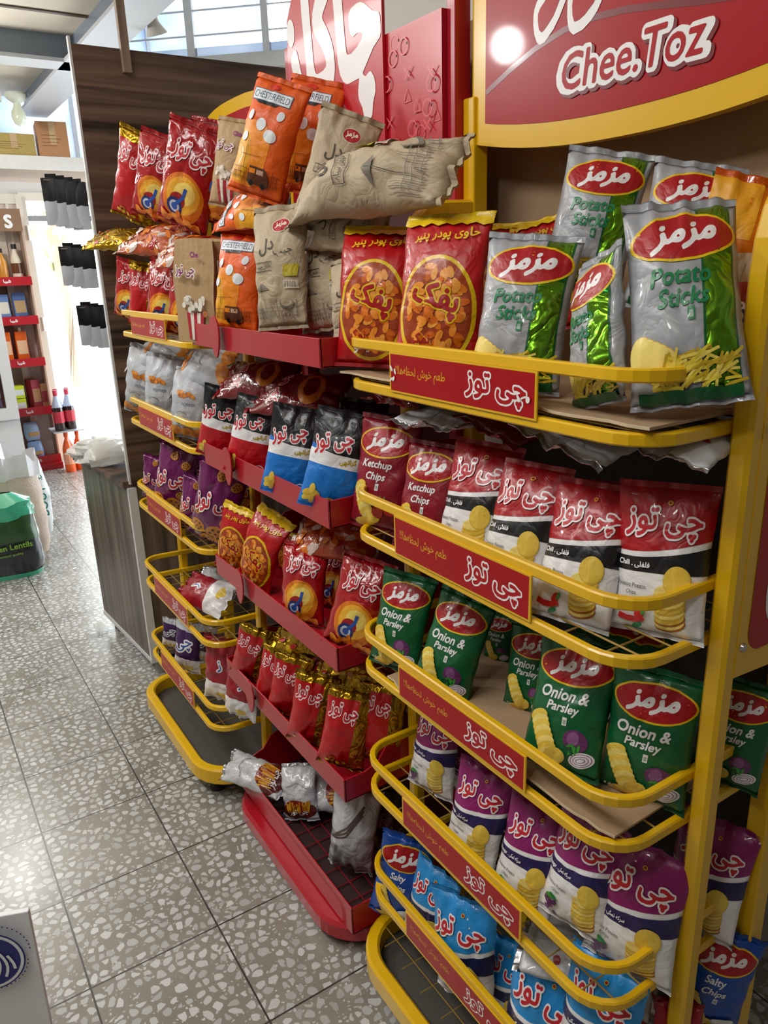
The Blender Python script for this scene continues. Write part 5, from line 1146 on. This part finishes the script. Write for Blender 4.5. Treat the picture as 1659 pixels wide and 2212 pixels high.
MB().b2((-.39, -.05, .0), (.38, .0, .05), shp).obj('base_board', fs)
hd = MB().b2((.15, .0, 1.86), (.375, .02, 2.02), M('brown_header_card', '8a6a50', .6)); a = Art(); a.text(whiteart, 'S', .28, 1.93, .09, 0, .05, 1); a.flat('p', None, .0008, hd, (0, -.0005, 0)); hd.obj('header_card', fs)
def bottle(name, loc, h, r, body, capm, lab, label, group, neck=.4):
    o = empty(name, loc); tag(o, label, 'bottle', group)
    MB().lathe([(r*.92, 0), (r, .01), (r, h*.58), (r*neck, h*.80), (r*neck, h*.88)], body, 14).obj('bottle_body', o, smooth=True)
    MB().lathe([(r*neck*1.15, h*.87), (r*neck*1.15, h)], capm, 12).obj('cap', o)
    if lab: MB().lathe([(r*1.02, h*.2), (r*1.02, h*.48)], lab, 14).obj('label', o)
    return o
sy, sb, sw = M('mustard_yellow_plastic', 'e2b822', .35), M('sauce_brown', '6a3a22', .3), M('cream_label', 'e9dfc9', .5)
capk = M('black_cap', '1d1a1c', .4)
place = ['yellow sauce bottle farthest from the doorway on the red shelf', 'yellow sauce bottle, second of its row on the red shelf', 'yellow sauce bottle, third of its row on the red shelf', 'amber sauce bottle with black cap beside the cream one', 'cream-labelled sauce bottle with black cap nearest the doorway']
for k in range(5):
    bottle('sauce_bottle', (.70+(-.12+.105*k), 6.80, LV[4]), (.19, .2, .19, .24, .27)[k], .038, (sy, sy, sy, M('amber_sauce', 'c8862a', .3), sw)[k], (sw, sy, sw, capk, capk)[k], (None, sw, sw, None, sb)[k], place[k], 'sauce bottles on the red shelf', .45)
for k in range(4):
    o = MB().b2((0, 0, 0), (.06, .06, .03), (sw, M('milk_white', 'e8e8ea', .4))[k % 2]).obj('snack_cup', bevel=.004); o.location = (.60+.085*k+.0, 6.725, LV[4]); tag(o, ['small white carton at the shelf front, farthest from the doorway', 'small cream carton, second along the top tier', 'small white carton, third along the top tier', 'dark flat carton at the right end of the top tier'][k], 'carton', 'small cartons on the top tier')
# upright packs per tier
def pack(name, loc, size, rz, mat1, mat2, label, cat, group, tilt=0):
    o = empty(name, loc, (tilt, 0, rz)); tag(o, label, cat, group)
    x, y, z = size; MB().b2((-x/2, 0, 0), (x/2, y, z), mat1).obj('pack_body', o, bevel=.004)
    MB().b2((-x*.42, -.002, z*.25), (x*.42, 0, z*.7), mat2).obj('front_label', o); return o
bars = [('2a2f2a', '8a6a4a'), ('7a2030', 'd0a080'), ('3a3040', 'b03040'), ('6a8ac0', 'e8e0d0'), ('5a7ab8', 'd0b080')]
bl = ['dark green chocolate pack', 'dark red chocolate pack', 'plum chocolate pack', 'light blue biscuit pack', 'mid blue biscuit pack']
for k in range(5):
    pack('biscuit_pack', (.48+.125*k, 6.80, LV[3]), (.095, .05, .21-.01*(k % 2)), 0, M('pack_'+bars[k][0], bars[k][0], .35), M('pack_'+bars[k][1], bars[k][1], .4), bl[k]+' leaning on the fourth tier of the red shelf', 'biscuit pack', 'packs on the fourth tier', -.18)
for k in range(5):
    pack('flat_box', (.45+.14*k, 6.735, LV[3]+.001), (.11, .055, .03), 0, M('pack_'+('24402e', '2a2a70')[k % 2], ('24402e', '2a2a70')[k % 2], .4), M('pack_c0a860', 'c0a860', .4), ['dark green flat box, farthest from the doorway', 'navy flat box beside the farthest green one', 'dark green flat box in the middle of the tier edge', 'navy flat box next to the tier end', 'dark green flat box at the tier end'][k]+', red shelf', 'box', 'flat boxes on the fourth tier')
op = M('orange_pack', 'e8661a', .3, coat=.3); opl = M('orange_pack_label', 'f0c8a0', .4)
for k in range(5):
    p_ = pack('juice_pack', (.47+.118*k, 6.80, LV[2]), (.085, .06, .235), 0, op, opl, ['orange juice pack farthest from the doorway', 'orange juice pack, second of its tier', 'orange juice pack in the middle of its tier', 'orange juice pack, second from the doorway side', 'orange juice pack nearest the doorway'][k]+' on the red shelf', 'juice pack', 'orange juice packs')
    MB().lathe([(.012, .235), (.012, .262)], M('pack_f0e0d0', 'f0e0d0', .4), 8, (0, .03, 0)).obj('cap', p_)
gm = [M('green_box', '2f8a42', .4), M('lime_box', 'c4d42a', .4), M('white_small_box', 'dfe2e0', .4), M('dotted_red_box', '8e2a34', .4), M('tan_card_box', 'a87c56', .7)]
n_ = 0
for k in range(4):
    for j in range(2):
        pack('tea_box', (.60+.085*k, 6.76+.0*j, LV[1]+.105*j), (.078, .09, .1), 0, gm[0 if k < 2 else 1], gm[2], ('upper ' if j else 'lower ')+['green box, farthest in the stacked pair row', 'green box beside the yellow-green ones', 'yellow-green box beside the green ones', 'yellow-green box at the end of its row'][k]+' on the second tier', 'box', 'stacked boxes on the second tier')
for k in range(6):
    o = MB().b2((-.035, -.02, 0), (.035, .02, .028), gm[2]).obj('small_box', bevel=.002); o.location = (.56+.078*(k % 3), 6.742, LV[1]+.03*(k//3)); tag(o, ('upper ' if k > 2 else 'lower ')+['small white box farthest from the doorway', 'small white box in the middle', 'small white box toward the green boxes'][k % 3]+' at the second tier front', 'box', 'small white boxes')
pack('tall_box', (.985, 6.78, LV[1]), (.07, .12, .24), .25, gm[3], gm[4], 'tall dark red dotted box standing at the second tier end', 'box', None)
pack('tall_box', (1.045, 6.80, LV[1]), (.05, .14, .20), .2, gm[4], gm[3], 'tan cardboard box at the second tier end beside the cola bottles', 'box', None)
bp_ = [film('7fa3d0'), film('9fc0de'), film('5f86b8')]; ck = M('cookie_tan', 'c09a62', .6)
k_ = 0
for j in range(2):
    for k in range(4):
        o = empty('cookie_bag', (.47+.145*k, 6.79-.03*(j == 0), LV[0]+.155*j), (-.15, 0, .1*(k % 2))); tag(o, ('upper ' if j else 'lower ')+['pale blue cookie bag farthest from the doorway', 'pale blue cookie bag, second along', 'pale blue cookie bag, third along', 'pale blue cookie bag at the end by the orange bottles'][k]+' on the lowest tier', 'snack bag', 'pale blue cookie bags')
        q = random.Random(k+9*j); mb = MB(); vs = []; 
        for jj in range(9):
            for ii in range(12):
                t = 2*PI*ii/12; s_ = math.sin(PI*min(1, max(0, jj/8)))**.4; vs.append((.062*math.cos(t)*(.75+.25*s_)+q.uniform(-.003, .003), .035*math.sin(t)*s_+q.uniform(-.003, .003), .15*jj/8))
        mb.add(vs, [(a*12+b, a*12+(b+1) % 12, (a+1)*12+(b+1) % 12, (a+1)*12+b) for a in range(8) for b in range(12)], bp_[(k+j) % 3]); mb.obj('bag_body', o, smooth=True)
        c = MB(); 
        for t in range(3): c.lathe([(.016, -.002), (.018, .002), (.014, .006)], ck, 10, (-.025+.025*t, 0, 0))
        co = c.obj('cookie_print', o); co.rotation_euler = (PI/2, 0, 0); co.location = (0, -.036, .05)

# shrink-wrapped bottles on the floor by the doorway
cola, clr = M('cola_dark', '2a1512', .15, coat=.5), M('cola_label_red', 'c03040', .35); orj = M('orange_drink', 'f0601a', .2, coat=.5); lid = M('red_lid', 'c83a50', .4); paleb = M('pale_blue_neck', 'b4c2d8', .2)
pos = [(1.115, 6.50), (1.205, 6.53), (1.135, 6.595), (1.225, 6.625)]
nm = ['front left', 'front right', 'rear left', 'rear right']
for k, (x, y) in enumerate(pos):
    bottle('orange_drink_bottle', (x-.01, y, 0), .33, .042, orj, M('orange_cap', 'e0501a', .4), M('pale_orange_label', 'f0a080', .4), nm[k]+' orange drink bottle on the floor by the doorway', 'orange drink bottles', .35)
cr = empty('bottle_crate', (1.12, 6.56, .335)); tag(cr, 'thin clear tray that carries the cola bottles above the orange ones', 'tray')
MB().b2((-.11, -.13, 0), (.12, .13, .008), M('cloudy_plastic', 'b8bcc4', .3)).obj('tray_base', cr)
for k, (x, y) in enumerate(pos):
    b_ = bottle('cola_bottle', (x-.04, y, .344), .32, .042, cola, lid, clr, nm[k]+' cola bottle with red label stacked above the orange ones', 'cola bottles', .35)
    MB().lathe([(.0425, .186), (.022, .252), (.016, .28)], paleb, 12).obj('bottle_neck', b_, smooth=True)

# ------------------------------------------------------------------ cartons on the ledge, bulb, spotlight
tan1, tan2 = M('yellowish_card', 'b8a05c', .75, nscale=8), M('tan_card', 'c08c62', .75, nscale=8); tape = M('card_tape', 'd0b088', .4); pen = M('box_ink', '7a4a30', .6, var=0)
def carton(loc, s, rz, m, label):
    o = empty('carton', loc, (0, 0, rz)); tag(o, label, 'cardboard box'); x, y, z = s
    MB().b2((-x/2, 0, 0), (x/2, y, z), m).obj('box_body', o, bevel=.002)
    t = MB().b2((-.02, -.001, z*.35), (.025, 0, z), tape).b2((-.02, 0, z), (.025, y, z+.001), tape); t.obj('tape', o)
    p = MB()
    for k in range(4): p.b2((-x*.36, -.0015, z*(.30+.1*k)), (x*(.1+.08*(k % 3)), 0, z*(.315+.1*k)), pen)
    p.obj('printed_lines', o); return o
carton((1.115, 6.74, 2.396), (.30, .24, .15), 0, tan1, 'low yellowish carton on the white ledge, left of the taller one')
carton((1.395, 6.735, 2.396), (.22, .26, .245), -.12, tan2, 'taller tan carton on the white ledge beside the dark panel')
bl_ = empty('bare_bulb', (1.13, 6.45, 2.70)); tag(bl_, 'bare spiral bulb in a white holder under the ceiling beam', 'lamp')
MB().lathe([(.075, .06), (.08, .045), (.06, .02), (.03, .0)], M('white_holder', 'd8dccf', .4), 16).obj('holder', bl_, smooth=True)
MB().lathe([(.022, 0), (.028, -.03), (.045, -.06), (.048, -.10), (.034, -.135), (.008, -.15)], M('frosted_bulb_glass', 'dfe8cf', .25, coat=.4), 16).obj('bulb', bl_, smooth=True)
MB().b2((-.19, -.03, .0), (-.10, .03, .075), M('white_holder')).obj('junction_box', bl_)
MB().sweep([(-.1, 0, .02), (-.2, 0, -.06), (-.35, 0, -.10)], .006, .006, blackrub, round_=6).obj('cable', bl_)
sl = empty('spotlight', (1.47, 4.35, 2.80), (0, 0, 0)); tag(sl, 'small white spotlight hanging below the beam in front of the windows', 'lamp')
sm = M('spot_white', 'cfc8bd', .45)
MB().b2((-.02, -.02, 0), (.02, .02, .05), sm).obj('bracket', sl)
h_ = MB().lathe([(.022, .09), (.026, .06), (.03, .0), (.055, -.05), (.05, -.05), (.02, -.02)], sm, 16).obj('lamp_head', sl, smooth=True); h_.rotation_euler = (.25, -.35, 0); h_.location = (0, 0, -.07)

# ------------------------------------------------------------------ black packs hanging on the side of the dark panel
bk, slv = M('black_pack_film', '040405', .4, spec=.25, var=0), film('b4b9c2', 'gloss'); hk = M('hook_steel', 'b0b0b0', .3, .9)
row_z = [(1.84, .15, 4), (1.62, .13, 3), (1.42, .14, 3)]; rx = [.575, .598, .628]
dist = ['outermost', 'second', 'third', 'innermost']
lev = ['top', 'middle', 'lowest']
for r_i, (zt, hgt, cnt) in enumerate(row_z):
    hkobj = MB().sweep([(rx[r_i]-.012, 2.96, zt-.008), (.668, 2.96, zt-.008)], .004, .004, hk, round_=6).obj('peg_hook'); tag(hkobj, 'steel peg hook holding the %s row of black packs' % lev[r_i], 'hook', 'peg hooks')
    for k in range(cnt):
        x = rx[r_i]+.024*k; o = empty('blade_pack', (x+.012, 2.96-.014*k, zt-.006*k), (0, .0, 1.15-.10*k)); tag(o, 'black hanging pack with silver label, %s of the %s row on the dark panel' % (dist[k], lev[r_i]), 'hanging pack', 'black hanging packs')
        mb = MB(); n = 8; vs = []
        for j in range(n+1):
            z = -hgt*j/n; b = .010*math.sin(PI*j/n)
            for i in range(7): s = i/3-1; y = .033*s; vs.append((-b*(1-s*s)-.001, y, z+.002*math.sin(i*2+j))); 
        for j in range(n+1):
            z = -hgt*j/n; b = .010*math.sin(PI*j/n)
            for i in range(7): s = i/3-1; vs.append((b*(1-s*s)+.001, .033*s, z))
        w7 = 63; F = [(j*7+i, j*7+i+1, (j+1)*7+i+1, (j+1)*7+i) for j in range(n) for i in range(6)]
        up_ = [f for f in F if f[0] < 4*7]; lo_ = [f for f in F if f[0] >= 4*7]
        mb.add(vs, up_+[tuple(q+w7 for q in f) for f in up_], bk); mb.add(vs, lo_+[tuple(q+w7 for q in f) for f in lo_], slv)
        mb.obj('pack_body', o, smooth=True); MB().b2((-.001, -.018, -.004), (.001, .018, .012), bk).obj('hang_tab', o)

# heap of clear bags on the cabinet top
cv = glassy('clear_bag_plastic', 'e6e6e2', .62, .18); q = random.Random(21)
hp = empty('clear_bag_heap', (.70, 3.05, .80)); tag(hp, 'heap of clear plastic bags lying on the low cabinet top', 'plastic bags')
for k in range(9):
    mb = MB(); n, m_ = 12, 10; vs = []; rr_ = (q.uniform(.05, .085), q.uniform(.08, .14), q.uniform(.025, .05)); o_ = Vector((q.uniform(0, 30), k*3, 0))
    for j in range(m_+1):
        for i in range(n):
            t, p = 2*PI*i/n, PI*j/m_-PI/2; d = Vector((math.cos(p)*math.cos(t), math.cos(p)*math.sin(t), math.sin(p))); s = 1+.45*noise.noise(d*2.5+o_)
            vs.append((d.x*rr_[0]*s, d.y*rr_[1]*s, max(-rr_[2]*.8, d.z*rr_[2]*s)))
    mb.add(vs, [(j*n+i, j*n+(i+1) % n, (j+1)*n+(i+1) % n, (j+1)*n+i) for j in range(m_) for i in range(n)], cv); b_ = mb.obj('clear_bag', hp, smooth=True)
    b_.location = (q.uniform(-.08, .06), q.uniform(-.22, .24), .035+.03*(k//4)); b_.rotation_euler = (0, 0, q.uniform(0, 3))

# ------------------------------------------------------------------ sacks on the floor
def sack(name, loc, rz, rx_, ry_, h, mat, label, seed, top=.7, lean=0.0):
    o = empty(name, loc, (0, lean, rz)); tag(o, label, 'sack'); n, m_ = 28, 16; vs = []; of = Vector((seed*7.1, 0, 0))
    for j in range(m_+1):
        v = j/m_; R_ = (1-.12*(1-min(1, v*6)))*(1-(1-top)*max(0, v-.55)/.45)
        for i in range(n):
            t = 2*PI*i/n; c, s = math.cos(t), math.sin(t); k = (abs(c)**3.2+abs(s)**3.2)**(-1/3.2); d = 1+.07*noise.noise(Vector((c*2, s*2, v*3))+of)+.05*noise.noise(Vector((c*5, s*5, v*7))+of)*(v > .05)
            vs.append((rx_*c*k*R_*d, ry_*s*k*R_*d, h*v+.03*noise.noise(Vector((c*2, s*2, 9))+of)*(v > .8)))
    mb = MB().add(vs, [(j*n+i, j*n+(i+1) % n, (j+1)*n+(i+1) % n, (j+1)*n+i) for j in range(m_) for i in range(n)]+[tuple(range(n))[::-1]], mat); mb.obj('sack_body', o, smooth=True); return o, vs, n, m_
lb = film('10161c', 'gloss'); lg = film('3aa884', 'gloss'); lgr = film('1d4a1e', 'gloss')
s1, vs, n, m_ = sack('lentil_bag', (.345, 4.335, 0), -.12, .175, .11, .40, lb, 'black and green bag of lentils standing on the floor at the frame edge', 1, .86)
def belt(pts, j0, j1, mat, extra=None):
    vv = pts[j0*n:(j1+1)*n]+(extra or []); r_ = len(vv)//n-1
    return MB().add(vv, [(j*n+i, j*n+(i+1) % n, (j+1)*n+(i+1) % n, (j+1)*n+i) for j in range(r_) for i in range(n)], mat)
wf_ = belt([(x*1.012, y*1.012, z) for x, y, z in vs], 8, 13, lgr); wf_.obj('lentil_window', s1, smooth=True)
tp = [(x*1.03+.01*math.sin(i*2.1), y*1.05, z) for i, (x, y, z) in enumerate(vs)]; belt(tp, 13, 16, lg, [(x*.5, y*.15, .45) for x, y, z in vs[-n:]]).obj('rolled_green_top', s1, smooth=True)
belt([(x*1.02, y*1.02, z) for x, y, z in vs], 0, 1, lg).obj('green_foot_band', s1, smooth=True)
a = Art(); tl = M('lime_text', '7fb03a', .4, var=0); a.text(tl, 'Green Lentils', .02, .185, .030, .05, .03, 1, wmax=.24); a.text(tl, 'Premium quality', .02, .14, .018, .05, .01, 1, wmax=.2)
m2 = a.flat('p', None, .001, None, (0, -.122, 0)); m2.obj('lettering', s1)
s2, vs, n, m_ = sack('rice_bag', (.44, 4.66, 0), .1, .175, .12, .46, M('rice_pinkish', 'cdb9a8', .55, nscale=60, bump=.3, bscale=90), 'open clear bag of pale pink rice behind the lentil bag', 2, .92)
MB().add([(x*1.06+.012*math.sin(i*1.7), y*1.08+.012*math.cos(i*2.3), z+(.10+.03*math.sin(i*.9) if j_ else 0)) for j_ in (0, 1) for i, (x, y, z) in enumerate(vs[-n:])], [(i, (i+1) % n, n+(i+1) % n, n+i) for i in range(n)], glassy('milky_film', 'e4e4e8', .8, .2)).obj('clear_collar', s2, smooth=True)
s3, vs, n, m_ = sack('woven_sack', (.575, 5.03, 0), .05, .125, .12, .46, M('woven_white', 'd6d8d8', .6, nscale=80, var=.08), 'white woven sack with green print behind the rice bag', 3, .75)
a = Art(); a.text(M('teal_print', '2f8f86', .5, var=0), 'BOUT', .06, .22, .05, PI/2, .03, 1, wmax=.2); a.text(M('teal_print'), 'برنج', .04, .36, .05, .2, .03, 1); m3 = a.flat('p', None, .001, None, (0, -.137, 0)); m3.obj('lettering', s3)
s4, vs, n, m_ = sack('silver_bag', (.40, 5.42, 0), .0, .15, .12, .52, M('silver_foil', 'a8abb0', .28, .8, bump=.4, bscale=14), 'shiny silver bag at the frame edge behind the sacks', 4, .8)
# slim white-framed glass cabinet at the frame edge
gc = empty('glass_cabinet', (.50, 5.75, 0)); tag(gc, 'white-framed glass display cabinet at the frame edge in front of the red shelf', 'cabinet'); wfm = M('white_aluminium', 'dfe0e2', .4)
fr = MB()
for a_, b_ in (((-.35, -.02, .60), (.20, .02, .68)), ((.13, -.018, .68), (.20, .018, 1.38)), ((-.35, -.02, 1.38), (.2, .02, 1.45)), ((-.35, -.018, .68), (-.3, .018, 1.38)), ((-.35, 0, 0), (.2, .25, .598))): fr.b2(a_, b_, wfm)
fr.obj('cabinet_frame', gc); MB().b2((-.3, .23, .6), (.19, .25, 1.45), M('cabinet_back', '4a4450', .6)).obj('back_board', gc)
MB().b2((-.3, -.004, .68), (.13, .004, 1.38), MATS['clear_pane']).obj('glass_pane', gc); MB().b2((.135, .0, .66), (.14, .24, 1.4), M('red_side_strip', 'b8202c', .4)).obj('side_strip', gc)
cmat = [M('lilac_box', '9a8ab4', .5), M('white_small_box')]
for k in range(8):
    o = MB().b2((0, 0, 0), (.09, .1, .05), cmat[k % 2]).obj('medicine_box', bevel=.003); o.location = (.525-.1*(k//4), 5.80, .684+.056*(k % 4)); tag(o, '%s %s box stacked behind the cabinet glass, %s stack' % (['bottom', 'second', 'third', 'topmost'][k % 4], ['lilac', 'white'][k % 2], ['outer', 'inner'][k//4]), 'box', 'boxes in the glass cabinet')

# white carton with a round blue stamp, lower left corner
sb_ = empty('white_board', (.020, 1.30, 0), (-.04, 0, -math.radians(21.0)+.0)); tag(sb_, 'white board with round dark blue stamp standing in the lower left corner', 'sign')
MB().b2((-.45, 0, 0), (0, .012, .405), M('white_box_board', 'f0f3f6', .45, nscale=9, var=.02)).obj('board_panel', sb_, bevel=.002)
a = Art(); nb, wb = M('navy_stamp', '2c2f7c', .5, var=0), M('white_box_board'); cx, cz, R_ = -.075, .325, .062
for k in range(44): t = 2*PI*k/44; a.ell(nb, cx+R_*1.06*math.cos(t), cz+R_*1.06*math.sin(t), .0016, .0016, 0, 6)
a.ell(nb, cx, cz, R_, R_, 0, 40); a.ell(wb, cx, cz, R_*.95, R_*.95, 0, 40); a.ell(nb, cx, cz, R_*.86, R_*.86, 0, 40)
for k in range(6):
    p = [(cx-R_*.5+R_*.20*k+R_*.18*math.sin(t*.5), cz-R_*.55+R_*.17*t-R_*.1*abs(k-2)) for t in range(7)]; a.line(wb, [x for x in p if (x[0]-cx)**2+(x[1]-cz)**2 < (R_*.8)**2] or p[:2], .005)
a.flat('p', None, .0004, None, (0, -.0006, 0)).obj('round_stamp', sb_)
# scrap of film on the floor by the cabinet foot
sc = MB(); q = random.Random(2); vs = [(.03*q.uniform(.5, 1)*math.cos(t), .05*q.uniform(.5, 1)*math.sin(t), .008+.03*q.random()) for t in [2*PI*k/9 for k in range(9)]]
sc.add(vs+[(0, 0, .04)], [(k, (k+1) % 9, 9) for k in range(9)], cv); o = sc.obj('film_scrap'); o.location = (.585, 3.33, 0); tag(o, 'small clear film scrap on the floor at the cabinet foot', 'litter')
